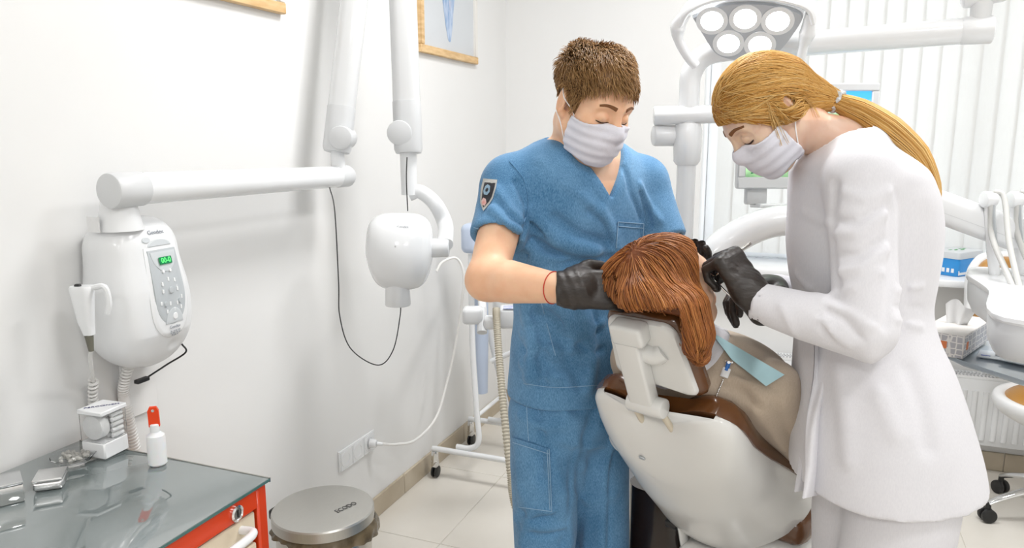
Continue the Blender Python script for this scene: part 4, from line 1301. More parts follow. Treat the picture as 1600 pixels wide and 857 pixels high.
# tray with tissue box
ZTR = .885
q = [at(1440, 536, Z=ZTR)[:2], at(1503, 566, Z=ZTR)[:2], at(1608, 600, Z=ZTR)[:2], V(2.5, 2.1), V(2.45, 2.55), at(1552, 512, Z=ZTR)[:2]]
q = np.array(q)
q3 = np.column_stack([q, np.full(len(q), 0)])
cq_ = q3.mean(0)
trg = lambda k, z: (q3 - cq_) * k + cq_ + V(0, 0, z)
M_TRAY = mat('pale_blue_clear_tray', srgb(214, 226, 236), .12, trans=.35, var=.03, coat=.3)
ty = thing('instrument_tray', 'pale translucent tray under the instrument table holding the tissue box', 'tray', V(2.1, 2.3, ZTR - .02))
obj('tray', rings([trg(.98, ZTR - .012), trg(1, ZTR - .008), trg(1.01, ZTR + .004), trg(1.0, ZTR + .004), trg(.985, ZTR - .004)]), M_TRAY, ty)
obj('tray_bracket', sweep(smooth_path([V(2.2, 2.15, .93), V(2.2, 2.2, .875), V(2.2, 2.3, .868)], 16), .018, 12), M_WHITE, ty)
pouch = at(1575, 560, Z=ZTR)
for k, (ax, ay) in enumerate(((0, 0), (.05, -.05))):
    s = thing('sterile_pouch', ['clear sterile pouch lying on the tray beside the tissue box', 'clear sterile pouch at the near right edge of the tray'][k], 'pouch', pouch + V(ax, ay, .004 * k), 'sterile pouches on the tray')
    Mp = np.stack([unit(V(.9, -.25 - .3 * k, 0)), unit(V(.25 + .3 * k, .9, 0)), V(0, 0, 1)], 1)
    obj('film', xf(box(.20, .085, .003, .001, 1, (.03, 0, .0015)), Mp, pouch + V(ax, ay, .004 * k)), mat('pouch_film', srgb(226, 232, 240), .15, trans=.3, var=.04), s)
    obj('instrument', xf(cyl((-.03, 0, .0045), (.10, 0, .0045), .0022, .0015, 8), Mp, pouch + V(ax, ay, .004 * k)), M_CHROME, s)
    obj('indicator', xf(box(.022, .007, .0006, 0, 1, (-.05, -.02, .0033)), Mp, pouch + V(ax, ay, .004 * k)), mat('blue_ink', srgb(70, 90, 170), .5, var=.05), s)
A, B, C_ = at(1504, 562, Z=ZTR + .004), at(1546, 532, Z=ZTR + .004), at(1449, 548, Z=ZTR + .004)
ex = unit(B - A); ey = unit(C_ - A); ey = unit(ey - ex * (ex @ ey))
Mx_ = np.stack([ex, ey, V(0, 0, 1)], 1)
L1, L2, L3 = np.linalg.norm(B - A), .112, .064
tc_ = A + ex * L1 / 2 + ey * L2 / 2
tx = thing('tissue_box', 'patterned grey and white tissue box with a tissue pulled up', 'tissue box', tc_)
M_TB = mat('tissue_card', srgb(236, 232, 228), .6, var=.03, vscale=10)
bd = obj('carton', xf(box(L1, L2, L3, .0015, 1, (0, 0, L3 / 2)), Mx_, tc_), M_TB, tx)
def lattice_mat():
    m = mat('tissue_lattice', srgb(198, 198, 202), .6, var=.02)
    nt = m.node_tree; L = nt.links; b = nt.nodes['Principled BSDF']
    tc2 = nt.nodes.new('ShaderNodeTexCoord'); v = nt.nodes.new('ShaderNodeTexVoronoi'); v.feature = 'DISTANCE_TO_EDGE'; v.inputs['Scale'].default_value = 62; v.inputs['Randomness'].default_value = 0.25
    L.new(tc2.outputs['Object'], v.inputs['Vector'])
    r = nt.nodes.new('ShaderNodeValToRGB'); r.color_ramp.elements[0].position = .06; r.color_ramp.elements[0].color = (*srgb(240, 238, 236), 1); r.color_ramp.elements[1].position = .12; r.color_ramp.elements[1].color = (*srgb(188, 188, 194), 1)
    L.new(v.outputs['Distance'], r.inputs['Fac'])
    for l in list(b.inputs['Base Color'].links): L.remove(l)
    L.new(r.outputs[0], b.inputs['Base Color'])
    return m
M_LAT = lattice_mat()
obj('printed_side', xf(box(.0006, L2 - .004, L3 - .004, 0, 1, (-L1 / 2 - .0004, 0, L3 / 2)), Mx_, tc_), M_LAT, bd)
obj('printed_side', xf(box(L1 - .004, .0006, L3 - .004, 0, 1, (0, -L2 / 2 - .0004, L3 / 2)), Mx_, tc_), M_LAT, bd)
M_OR = mat('orange_print', srgb(240, 140, 90), .6, var=.08)
obj('printed_emblem', xf(box(.0004, .018, .020, 0, 1, (-L1 / 2 - .0010, -.006, L3 / 2)), Mx_, tc_), M_OR, bd)
obj('printed_emblem', xf(box(.018, .0004, .022, 0, 1, (-L1 / 2 + .03, -L2 / 2 - .0010, L3 / 2)), Mx_, tc_), M_OR, bd)
def tis(u, v):
    a = (u - .5) * 2
    return tc_ + Mx_ @ V(.010 * sin(5 * a) * (1 - v * .4) + .03 * v * a * .3, a * (.024 + .016 * v) - .006 * v, L3 + .062 * v * (1 - .18 * a * a + .15 * sin(3 * a)))
tg = superpatch(tis, 22, 8)
tv, tf = tg
obj('tissue', join((tv, tf), (tv + Mx_ @ V(.0012, 0, 0), tf)), mat('tissue_paper', (.9, .9, .9), .9, var=.02, sss=.0), tx, sharp=120)

# ------------------------------------------------------------------ wipes tub on the sill
A, B, C_ = at(1496, 434, Z=WZ0 + .001), at(1556, 424, Z=WZ0 + .001), at(1463, 422, Z=WZ0 + .001)
ex = unit(B - A); ey = unit((C_ - A) - ex * ((C_ - A) @ ex))
Mw = np.stack([ex, ey, V(0, 0, 1)], 1)
L1, L2, L3 = .19, .115, .105
wc = A + ex * L1 / 2 + ey * L2 / 2
wp = thing('wipes_tub', 'blue plastic tub with clear lid on the window sill', 'tub', wc)
M_BLUE = mat('blue_plastic', srgb(52, 150, 222), .35, var=.08, vscale=8)
def wr(k, z): return xf((np.column_stack([round_rect(L1 * k, L2 * k, .015, 4), np.full(20, z)]), []), Mw, wc)[0]
tbd = obj('tub', rings([wr(.88, 0), wr(.90, .003), wr(1.0, L3 * .75)]), M_BLUE, wp)
obj('tub_lid', rings([wr(1.03, L3 * .74), wr(1.04, L3 * .82), wr(1.0, L3), wr(.9, L3 + .004)]), mat('frosted_lid', (.86, .88, .88), .35, trans=.3, var=.05), wp)
obj('white_band', xf(box(L1 * .86, .001, .020, 0, 1, (0, -L2 * .455, .016)), Mw @ np.array([[1, 0, 0], [0, 1, 0], [0, 0, 1]]), wc), M_WHITE, tbd)
for k in range(3):
    obj('white_print', xf(box(.001, .012, .028, 0, 1, (-L1 * .468, -.03 + .02 * k, .03)), Mw, wc), M_WHITE, tbd)
for k in range(7):
    obj('green_print', xf(box(.016 + .01 * random.random(), .007, .0006, 0, 1, (-.05 + .016 * k, random.uniform(-.02, .02), L3 + .0045)), Mw, wc), mat('green_ink', srgb(96, 176, 110), .6, var=.2), wp)

# ------------------------------------------------------------------ stool
stc = V(2.50, 3.28, 0)
so = thing('dentist_stool', 'tan cushioned stool with white shell and chrome caster base under the window', 'stool', stc)
for k in range(5):
    a = radians(197 + 72 * k)
    e = stc + V(.27 * cos(a), .27 * sin(a), 0)
    lgp = smooth_path([stc + V(.03 * cos(a), .03 * sin(a), .145), stc + V(.12 * cos(a), .12 * sin(a), .135), stc + V(.22 * cos(a), .22 * sin(a), .10), e + V(0, 0, .075)], 24)
    l = obj('leg', sweep(lgp, np.array([[.018, .013]] * 24) * np.linspace(1.15, .75, 24)[:, None], 12), M_CHROME, so)
    t_ = V(-sin(a), cos(a), 0)
    obj('caster', join(cyl(e - t_ * .024 + V(0, 0, .028), e - t_ * .005 + V(0, 0, .028), .028, None, 18, .005), cyl(e + t_ * .005 + V(0, 0, .028), e + t_ * .024 + V(0, 0, .028), .028, None, 18, .005), cyl(e + V(0, 0, .03), e + V(0, 0, .075), .012, .010, 12)), M_DARK, l)
obj('gas_lift', cyl(stc + V(0, 0, .12), stc + V(0, 0, .42), .026, .02, 20), M_CHROME, so)
def f_seat(P):
    d = sd_ell(P, stc + V(0, 0, .47), (.235, .22, .075))
    return smax(d, .445 - P[:, 2], .02)
def f_seatshell(P):
    d = sd_ell(P, stc + V(0, 0, .475), (.268, .25, .10))
    return smax(smax(d, P[:, 2] - .50, .01), -sd_ell(P, stc + V(0, 0, .53), (.245, .228, .10)), .008)
fmesh('seat_shell', f_seatshell, stc + V(-.3, -.28, .35), stc + V(.3, .28, .55), .008, M_WHITE, so, relax=1)
fmesh('seat_cushion', f_seat, stc + V(-.3, -.28, .40), stc + V(.3, .28, .60), .008, M_TAN, so, relax=1)
bkc = at(1580, 470, 3.05); 
bn_ = unit(stc + V(0, 0, .6) - bkc) * V(1, 1, 0); bn_ = unit(-FWH + V(0, 0, .12))
Mk = np.stack([RIGHT, unit(np.cross(bn_, RIGHT)), bn_], 1)
if Mk[2, 1] < 0: Mk[:, 1] *= -1
def f_bs(P):
    q = (P - bkc) @ Mk
    q = q + np.column_stack([0 * q[:, 0], 0 * q[:, 0], -1.2 * q[:, 0] ** 2])
    return smax(sd_box(q, (0, 0, -.02), (.205, .20, .025), .022), np.hypot(q[:, 0] / 1.0, q[:, 1]) - .235, .03)
def f_bc(P):
    q = (P - bkc) @ Mk
    q = q + np.column_stack([0 * q[:, 0], 0 * q[:, 0], -1.2 * q[:, 0] ** 2])
    return smax(sd_box(q, (0, 0, .012), (.185, .18, .03), .028), np.hypot(q[:, 0], q[:, 1]) - .215, .03)
fmesh('backrest_shell', f_bs, bkc - .3, bkc + .3, .008, M_WHITE, so, relax=1)
fmesh('backrest_cushion', f_bc, bkc - .3, bkc + .3, .008, M_TAN, so, relax=1)
obj('backrest_stem', sweep(smooth_path([stc + V(0, 0, .40), stc + V(.06, .18, .44), bkc - Mk[:, 2] * .09 + V(.0, .04, -.18), bkc - Mk[:, 2] * .045], 24), .014, 12), M_CHROME, so)
# ------------------------------------------------------------------ people: shared pieces
M_SKIN = mat('skin', srgb(244, 202, 170), .48, col2=srgb(234, 182, 146), vscale=22, sss=.25, bump=.05, bscale=420)
M_SKINF = mat('skin_pale', srgb(246, 206, 178), .46, col2=srgb(240, 192, 164), vscale=20, sss=.25)
M_LASH = mat('lash_brown', srgb(58, 36, 24), .7, var=.1)
M_BROW = mat('brow_brown', srgb(128, 84, 50), .7, var=.2, vscale=60)
M_MASK = mat('mask_fabric', srgb(226, 226, 236), .85, var=.03, vscale=120, bump=.15, bscale=500)
M_LOOP = mat('mask_loop', srgb(246, 244, 244), .8, var=.03)
M_GLOVE = mat('black_nitrile', srgb(54, 47, 43), .42, col2=srgb(40, 35, 32), vscale=30, bump=.35, bscale=70, stretch=(1, 1, 2.5))

def cloth_mat(name, c1, c2, bump=.25, scale=700, rough=.85):
    m = mat(name, c1, rough, sheen=.15)
    nt = m.node_tree; L = nt.links; b = nt.nodes['Principled BSDF']
    tc = nt.nodes.new('ShaderNodeTexCoord')
    n1 = nt.nodes.new('ShaderNodeTexNoise'); n1.inputs['Scale'].default_value = scale; n1.inputs['Detail'].default_value = 2
    n2 = nt.nodes.new('ShaderNodeTexNoise'); n2.inputs['Scale'].default_value = 9; n2.inputs['Detail'].default_value = 5
    mp = nt.nodes.new('ShaderNodeMapping'); mp.inputs['Scale'].default_value = (1, 1, .25)
    L.new(tc.outputs['Object'], mp.inputs[0]); L.new(mp.outputs[0], n1.inputs['Vector']); L.new(tc.outputs['Object'], n2.inputs['Vector'])
    ad = nt.nodes.new('ShaderNodeMath'); ad.operation = 'MULTIPLY_ADD'; ad.inputs[1].default_value = .6; L.new(n1.outputs['Fac'], ad.inputs[0])
    mu = nt.nodes.new('ShaderNodeMath'); mu.operation = 'MULTIPLY'; mu.inputs[1].default_value = .4; L.new(n2.outputs['Fac'], mu.inputs[0]); L.new(mu.outputs[0], ad.inputs[2])
    r = nt.nodes.new('ShaderNodeValToRGB')
    r.color_ramp.elements[0].position = .32; r.color_ramp.elements[0].color = (*c2, 1)
    r.color_ramp.elements[1].position = .68; r.color_ramp.elements[1].color = (*c1, 1)
    L.new(ad.outputs[0], r.inputs['Fac']); L.new(r.outputs[0], b.inputs['Base Color'])
    bp = nt.nodes.new('ShaderNodeBump'); bp.inputs['Strength'].default_value = bump; bp.inputs['Distance'].default_value = .001
    L.new(n1.outputs['Fac'], bp.inputs['Height']); L.new(bp.outputs[0], b.inputs['Normal'])
    return m
M_DENIM = cloth_mat('blue_scrub_cloth', srgb(116, 164, 204), srgb(46, 102, 144))
M_STITCH = mat('pale_blue_thread', srgb(150, 184, 212), .8, var=.05)
M_COAT = cloth_mat('white_coat_cloth', srgb(226, 225, 229), srgb(218, 217, 222), .12, 500)
M_BLOUSE = cloth_mat('beige_top_cloth', srgb(190, 174, 156), srgb(176, 160, 142), .15, 500)
M_GREYKNIT = cloth_mat('grey_trouser_cloth', srgb(120, 122, 128), srgb(92, 94, 100), .3, 300)

def hair_mat(name, c1, c2, c3):
    m = mat(name, c1, .42, spec=.5)
    nt = m.node_tree; L = nt.links; b = nt.nodes['Principled BSDF']
    tc = nt.nodes.new('ShaderNodeTexCoord')
    at_ = nt.nodes.new('ShaderNodeAttribute'); at_.attribute_name = 'tint'
    r = nt.nodes.new('ShaderNodeValToRGB')
    r.color_ramp.elements[0].position = .0; r.color_ramp.elements[0].color = (*c2, 1)
    r.color_ramp.elements[1].position = 1.0; r.color_ramp.elements[1].color = (*c3, 1)
    e = r.color_ramp.elements.new(.5); e.color = (*c1, 1)
    L.new(at_.outputs['Fac'], r.inputs['Fac']); L.new(r.outputs[0], b.inputs['Base Color'])
    b.inputs['Anisotropic'].default_value = .5
    return m

def head_sdf(q, male=True):
    k = .955 if male else .885
    return head_core(q / k, male) * k

def head_core(q, male=True):
    """local head: x to the person's left, y out of the face, z up; origin between the ears"""
    ax = np.abs(q[:, 0])
    m = np.column_stack([ax, q[:, 1], q[:, 2]])
    d = sd_ell(q, (0, -.014, .042), (.076, .096, .079)) if male else sd_ell(q, (0, -.009, .041), (.075, .090, .077))
    d = smin(d, sd_ell(q, (0, .030, -.036), (.060, .060, .080)), .05)
    jw = .054 if male else .048
    d = smin(d, sd_cone(m, (jw, -.002, -.058), (.026, .056, -.100), .017, .016), .04)
    d = smin(d, np.linalg.norm(q - V(0, .070, -.103), axis=1) - .017, .03)
    d = smin(d, sd_ell(m, (.042, .056, -.026), (.022, .020, .020)), .03)
    d = smin(d, sd_cone(m, (.006, .084, .022), (.042, .068, .022), .010 if male else .008, .010), .025)
    d = smax(d, -sd_ell(m, (.032, .100, -.001), (.020, .022, .014)), .022)
    d = smin(d, sd_ell(m, (.031, .074, -.002), (.0165, .0145, .0125)), .006)
    d = smax(d, -sd_ell(m, (.031, .091, -.0105), (.017, .004, .0022)), .003)
    d = smin(d, sd_cone(q, (0, .086, .008), (0, .108, -.029), .0075, .0115), .018)
    d = smin(d, sd_ell(m, (.012, .098, -.033), (.009, .010, .008)), .010)
    d = smin(d, sd_ell(q, (0, .083, -.064), (.024, .013, .0065)), .008)
    d = smin(d, sd_ell(q, (0, .081, -.074), (.021, .013, .0065)), .006)
    # ears
    ce, se = cos(.35), sin(.35)
    Me = np.array([[ce, se, 0], [-se, ce, 0], [0, 0, 1.]])
    e = sd_ell(m, (.080, -.016, -.004), (.0085, .019, .033), Me)
    e = smax(e, -sd_ell(m, (.088, -.010, -.002), (.006, .011, .020), Me), .006)
    e = smin(e, sd_ell(m, (.077, -.006, -.030), (.006, .008, .010)), .006)
    return smin(d, e, .010)

def lashes(f_world, Mh, hc, side, parent, m=M_LASH, wid=.0012):
    """dark lash line at the lower edge of a lowered lid + brow"""
    u = np.linspace(-1, 1, 9)
    loc = np.column_stack([side * (.031 + .0155 * u), np.full(9, .12), -.0095 - .003 * (1 - u * u)])
    P = march(f_world, loc @ Mh.T + hc, -Mh[:, 1], 60, .0006)
    return sweep(P, wid * np.r_[.4, np.full(7, 1.0), .5], 6)

def brow(f_world, Mh, hc, side):
    u = np.linspace(0, 1, 9)
    loc = np.column_stack([side * (.014 + .036 * u), np.full(9, .12), .0225 + .006 * np.sin(u * pi * .8) - .003 * u])
    P = march(f_world, loc @ Mh.T + hc, -Mh[:, 1], 60, .0002)
    return sweep(P, np.linspace(.0042, .0022, 9)[:, None] * np.array([[1.0, .55]]), 8, up=Mh[:, 1])

def hand_sdf(P, base, Mx, fl, spread=1.0, thumb=None, r=1.0, wrist=None, sx=1):
    """gloved hand: Mx columns = to the fingers, to the thumb side, out of the back of the hand.
    fl = per finger (index, middle, ring, little) three bend angles in degrees (towards the palm)"""
    q = (P - base) @ Mx
    d = sd_box(q, (.048, 0, 0), (.050, .040, .0145), .014)
    d = smin(d, sd_ell(q, (.025, .020, -.006), (.034, .022, .018)), .02)
    d = smin(d, sd_cone(q, (-.03, 0, 0), (.02, 0, 0), .026, .027), .025)
    lens = ((.044, .027, .022), (.048, .030, .023), (.044, .028, .022), (.035, .021, .019))
    ys = (.030, .010, -.0105, -.030)
    rr = (.0098, .0102, .0096, .0086)
    tips = []
    for i in range(4):
        p = V(.092 - (.006 if i == 3 else 0), ys[i], 0)
        a = 0.0
        sa = radians((8, 2, -3, -9)[i] * spread)
        pts, rad = [p - V(.02, 0, 0), p], [rr[i] * r, rr[i] * 1.08 * r]
        for k in range(3):
            a += radians(fl[i][k])
            p = p + lens[i][k] * V(cos(a) * cos(sa), sin(sa) * cos(a) * .8, -sin(a))
            pts.append(p); rad.append(rr[i] * (1.0 - .08 * (k + 1)) * r)
        tips.append(p)
        d = smin(d, sd_chain(q, pts, rad), .007)
    th = thumb or [(.018, .034, -.006), (.045, .056, -.016), (.070, .060, -.028), (.090, .054, -.036)]
    d = smin(d, sd_chain(q, [V(*x) for x in th], [.016 * r, .0135 * r, .0115 * r, .0098 * r]), .010)
    return d

def sight(f, pts, off=0.0, t0=.8, n=80):
    """where the sight lines of photo points meet the surface f = off"""
    out = []
    D = np.array([(p[0] - 800) / FPX * RIGHT + (428.5 - p[1]) / FPX * UP + FWD for p in pts])
    L = np.linalg.norm(D, axis=1); Dn = D / L[:, None]
    t = np.full(len(pts), t0)
    for _ in range(n):
        t = t + np.clip((f(CAM + Dn * t[:, None]) - off) * .75, -.03, .10)
    return CAM + Dn * t[:, None]

def dense(pts, n=24):
    p = np.array([(x, y, 0) for x, y in pts], float)
    return smooth_path(p, n)[:, :2]

def stitch(name, f, pts, parent, m=M_STITCH, r=.0009, off=.0005, n=30):
    P = sight(f, dense(pts, n), off)
    return obj(name, sweep(P, r, 5), m, parent)

def patch_on(name, f, poly, parent, m, off=.001, thick=.0015, n=12, sharp=40, t0=.8):
    """flat cloth piece (four photo-space corners) laid on a garment"""
    a, b, c, d = [np.array(x, float) for x in poly]
    g = []
    for v in np.linspace(0, 1, n):
        for u in np.linspace(0, 1, n):
            g.append((a * (1 - u) + b * u) * (1 - v) + (d * (1 - u) + c * u) * v)
    g = np.array(g)
    P1 = sight(f, g, off + thick, t0); P0 = sight(f, g, off - .002, t0)
    fs = []
    for j in range(n - 1):
        for i in range(n - 1):
            k = j * n + i
            fs.append((k, k + 1, k + n + 1, k + n))
    N = n * n
    edge = [i for i in range(n)] + [j * n + n - 1 for j in range(1, n)] + [N - 2 - i for i in range(n - 1)] + [(n - 2 - j) * n for j in range(n - 2)]
    sf = [(edge[i], edge[(i + 1) % len(edge)], edge[(i + 1) % len(edge)] + N, edge[i] + N) for i in range(len(edge))]
    return obj(name, (np.vstack([P1, P0]), fs + sf), m, parent, sharp=sharp)

def person_frame(yaw_deg, pitch=0.0, roll=0.0):
    """columns left, forward, up; yaw measured from facing the camera towards picture-right"""
    f = -FWH * cos(radians(yaw_deg)) + RIGHT * sin(radians(yaw_deg))
    p = radians(pitch)
    fw = f * cos(p) - V(0, 0, 1) * sin(p)
    up = f * sin(p) + V(0, 0, 1) * cos(p)
    l = np.cross(up, fw)
    if roll:
        r = radians(roll)
        l, up = l * cos(r) + up * sin(r), up * cos(r) - l * sin(r)
    # columns: x = left, y = forward, z = up  (left, forward, up is right-handed when x = left)
    return np.stack([-np.cross(fw, up) if False else l, fw, up], 1)

def noise3(P, s, seed=0):
    r = np.random.default_rng(seed)
    out = np.zeros(len(P))
    for k in range(6):
        w = r.normal(size=3); w = w / np.linalg.norm(w) * s * r.uniform(.6, 1.5)
        out += np.sin(P @ w + r.uniform(0, 6.28))
    return out / 6

def mask_part(fh, Mh, hc, parent, loopR=True, pleats=3, sides=(1, -1), sc=.955):
    """pleated surgical mask over nose and chin, with ear loops"""
    def fm(P):
        q = (P - hc) @ Mh
        ax = np.abs(q[:, 0])
        d = smin(fh(P) - .005, sd_ell(q, V(0, .050, -.062) * sc, V(.062, .060, .052) * sc), .02)
        d = d - .0011 * np.sin(q[:, 2] * 2 * pi / .021 + 14 * ax) * (np.clip(ax * 40, .25, 1))
        q = q / sc; ax = ax / sc
        top = q[:, 2] + .009 + np.clip(ax - .012, 0, 1) * .22
        bot = -.120 + np.maximum(ax - .03, 0) * .5 - q[:, 2]
        side = ax - .080
        back = .020 - q[:, 1] - np.maximum(-.07 - q[:, 2], 0) * .25
        c = smax(smax(top, bot, .006), smax(side, back, .006), .006)
        d = smax(d, c, .002)
        return np.maximum(d, -(fh(P) - .001))
    lo, hi = hc - .15, hc + .15
    o = fmesh('face_mask', fm, lo, hi, .0021, M_MASK, parent, soften=3)
    for s in sides:
        for z0, ze in ((-.022, .024), (-.098, -.026)):
            loc = np.array([(s * .064, .030, z0), (s * .075, .018, z0 * .8 + ze * .2), (s * .083, .0, z0 * .35 + ze * .65), (s * .086, -.018, ze)]) * sc
            P = march(fh, loc @ Mh.T + hc, -Mh[:, 0] * s, 30, .002, tmax=.03)
            obj('ear_loop', sweep(smooth_path(P, 24), .0013, 6), M_LOOP, o)
    return o
# ------------------------------------------------------------------ the man in blue scrubs
man = thing('person', 'man in blue scrubs and face mask holding the patient\'s head with black gloves', 'person', at(885, 640, 1.9) * V(1, 1, 0))
mHc = at(926, 163, 1.665)
mM = person_frame(35, 24, -3)
mNeck = at(905, 262, 1.79)
mSR, mSL = at(799, 288, 1.735), at(1000, 286, 1.86)
mER, mWR = at(760, 438, 1.60), at(880, 452, 1.47)
mEL, mWL = at(1058, 440, 1.80), at(1062, 478, 1.66)
mT = person_frame(33)
mHip = at(893, 612, 1.90)
mShC = (mSR + mSL) / 2
def m_loft():
    zs = np.array([.80, .87, .95, 1.04, 1.14, 1.24, 1.33, 1.40, 1.445, 1.475])
    rx = np.array([.166, .163, .160, .155, .162, .174, .180, .172, .140, .085])
    ry = np.array([.122, .119, .114, .110, .114, .120, .122, .108, .085, .060])
    f = np.clip((zs - mHip[2]) / (mShC[2] - mHip[2]), -.1, 1.1)
    c = mHip[None] + (mShC - mHip)[None] * f[:, None]
    return zs, rx, ry, c
_z, _rx, _ry, _c = m_loft()
mz, mrx, mry, mcx, mcy = spl(_z, [_rx, _ry, _c[:, 0], _c[:, 1]], 80)
def m_torso(P, e=0.0):
    """torso volume in person axes"""
    z = P[:, 2]
    cx = np.interp(z, mz, mcx); cy = np.interp(z, mz, mcy)
    q = np.column_stack([P[:, 0] - cx, P[:, 1] - cy, np.zeros(len(P))]) @ mT
    q[:, 2] = z
    return sd_loft(q, mz, 0 * mz, 0 * mz, mrx + e, mry + e, 2.25, .03)
def f_manhead(P):
    return head_sdf((P - mHc) @ mM, True)
def f_manbody(P):
    d = f_manhead(P)
    nb = mHc + mM @ V(0, -.028, -.055)
    n = sd_chain(P, [nb, (nb + mNeck) / 2, mNeck + V(0, 0, -.03)], [.056, .054, .062])
    n = smin(n, sd_cone(P, mNeck + V(0, 0, -.015), mSR * .55 + mNeck * .45 + V(0, 0, .02), .045, .04), .04)
    n = smin(n, sd_cone(P, mNeck + V(0, 0, -.015), mSL * .55 + mNeck * .45 + V(0, 0, .02), .045, .04), .04)
    n = smin(n, m_torso(P, -.008), .03)
    d = smin(d, n, .025)
    a = sd_chain(P, [mSR, mSR * .5 + mER * .5, mER], [.052, .047, .041])
    a = smin(a, sd_chain(P, [mER, mER * .68 + mWR * .32 + V(0, 0, .002), mWR, mWR + unit(mWR - mER) * .005], [.042, .0455, .0285, .022]), .022)
    b = sd_chain(P, [mSL, mSL * .5 + mEL * .5, mEL], [.052, .047, .041])
    b = smin(b, sd_chain(P, [mEL, mEL * .68 + mWL * .32, mWL], [.042, .044, .029]), .02)
    return smin(smin(d, a, .03), b, .03)
v1, q1 = mesh_field(f_manbody, mHc - V(.14, .14, .17), mHc + V(.14, .14, .14), .0024)
lo = np.minimum.reduce([mER, mWR, mSR, mHip, mWL]) - .08; hi = np.maximum.reduce([mEL, mWL, mSL, mHc, mWR]) + .09
lo[2] = .95; hi[2] = mHc[2] - .13
v2, q2 = mesh_field(f_manbody, lo, hi, .0055)
fast_obj('body', np.vstack([v1, v2]), np.vstack([q1, q2 + len(v1)]), M_SKIN, man)

# tunic
slR = mSR * .42 + mER * .58
slL = mSL * .40 + mEL * .60 + V(.0, 0, .0)
def v_open(P):
    """V-neck cut-out: negative inside the V"""
    cxy = np.column_stack([np.interp(P[:, 2], mz, mcx), np.interp(P[:, 2], mz, mcy)])
    q = np.column_stack([P[:, 0] - cxy[:, 0], P[:, 1] - cxy[:, 1], np.zeros(len(P))]) @ mT
    x, y, z = q[:, 0], q[:, 1], P[:, 2]
    vb = 1.338
    wdt = (z - vb) * .66
    front = np.abs(x) * .85 - wdt * .85
    front = np.where(z < vb, np.hypot(x, z - vb), front)
    d = np.maximum(front, -y - .02)
    neck = np.hypot(P[:, 0] - mNeck[0], P[:, 1] - mNeck[1]) - .072
    neck = np.maximum(neck, 1.40 - z)
    return np.minimum(d, neck)
def f_tunic0(P):
    d = m_torso(P, .006)
    for S in (mSR, mSL):
        d = smin(d, sd_cone(P, mNeck + V(0, 0, -.055), S + V(0, 0, -.006), .07, .064), .04)
    r = sd_chain(P, [mSR + V(0, 0, -.004), slR + (slR - mSR) * .3], [.070, .058])
    l = sd_chain(P, [mSL + V(0, 0, -.004), slL + (slL - mSL) * .3], [.068, .060])
    uR, uL = unit(mER - mSR), unit(mEL - mSL)
    r = smax(r, (P - slR) @ uR, .004); l = smax(l, (P - slL) @ uL, .004)
    r = np.maximum(r, -np.maximum(sd_cone(P, mSR, mER, .052, .045), ((slR - uR * .05) - P) @ uR))
    l = np.maximum(l, -np.maximum(sd_cone(P, mSL, mEL, .052, .046), ((slL - uL * .05) - P) @ uL))
    return smin(smin(d, r, .022), l, .022)
mk = lambda pts: sight(f_tunic0, pts)
M_F = [
    (mk([(806, 285), (822, 320), (822, 352), (814, 372)]), .007, -.006),      # armhole crease
    (mk([(775, 296), (798, 328), (814, 345)]), .009, .007), (mk([(768, 326), (790, 348), (812, 360)]), .008, .008), (mk([(778, 312), (800, 340), (815, 352)]), .006, -.004),
    (mk([(975, 262), (985, 300), (1000, 340)]), .007, -.006), (mk([(1000, 290), (1015, 325), (1030, 345)]), .008, .006),
    (mk([(838, 405), (868, 460), (900, 520)]), .016, .012), (mk([(845, 385), (900, 412), (960, 405)]), .013, -.010), (mk([(818, 470), (832, 530), (828, 590)]), .014, .011),
    (mk([(855, 490), (880, 545), (905, 600)]), .015, -.010), (mk([(915, 500), (925, 560), (920, 605)]), .015, .010), (mk([(828, 330), (870, 378), (930, 393)]), .015, .011),
    (mk([(940, 330), (960, 370), (965, 420)]), .012, .009), (mk([(868, 340), (905, 368), (950, 380)]), .010, -.007), (mk([(835, 440), (845, 500), (850, 560), (848, 600)]), .012, -.008),
    (mk([(845, 250), (880, 285), (925, 320)]), .010, .004),
    (mk([(818, 452), (850, 478), (905, 482)]), .010, .008), (mk([(816, 478), (850, 500), (900, 508)]), .009, -.006), (mk([(818, 520), (845, 540), (890, 552)]), .011, .007), (mk([(822, 548), (860, 572), (915, 578)]), .010, -.006),
    (mk([(900, 500), (925, 512), (940, 505)]), .009, .007), (mk([(905, 540), (925, 552), (940, 548)]), .009, -.006), (mk([(816, 570), (836, 586), (870, 592)]), .009, .006),
    (mk([(828, 345), (856, 372), (900, 388)]), .005, -.007), (mk([(832, 372), (862, 396), (895, 402)]), .005, -.006), (mk([(828, 398), (848, 425), (858, 460)]), .006, -.007),
    (mk([(822, 490), (840, 500), (872, 498)]), .006, -.006), (mk([(820, 520), (850, 535), (890, 530)]), .006, -.005), (mk([(905, 440), (925, 470), (935, 520)]), .006, -.006), (mk([(1000, 300), (1012, 330), (1016, 352)]), .005, -.005),
    (mk([(770, 340), (788, 350), (800, 362)]), .005, -.005), (mk([(920, 330), (945, 352), (955, 385)]), .006, -.005), (mk([(826, 385), (850, 400), (890, 405)]), .010, .009), (mk([(880, 430), (905, 480), (915, 520)]), .014, .008),
]
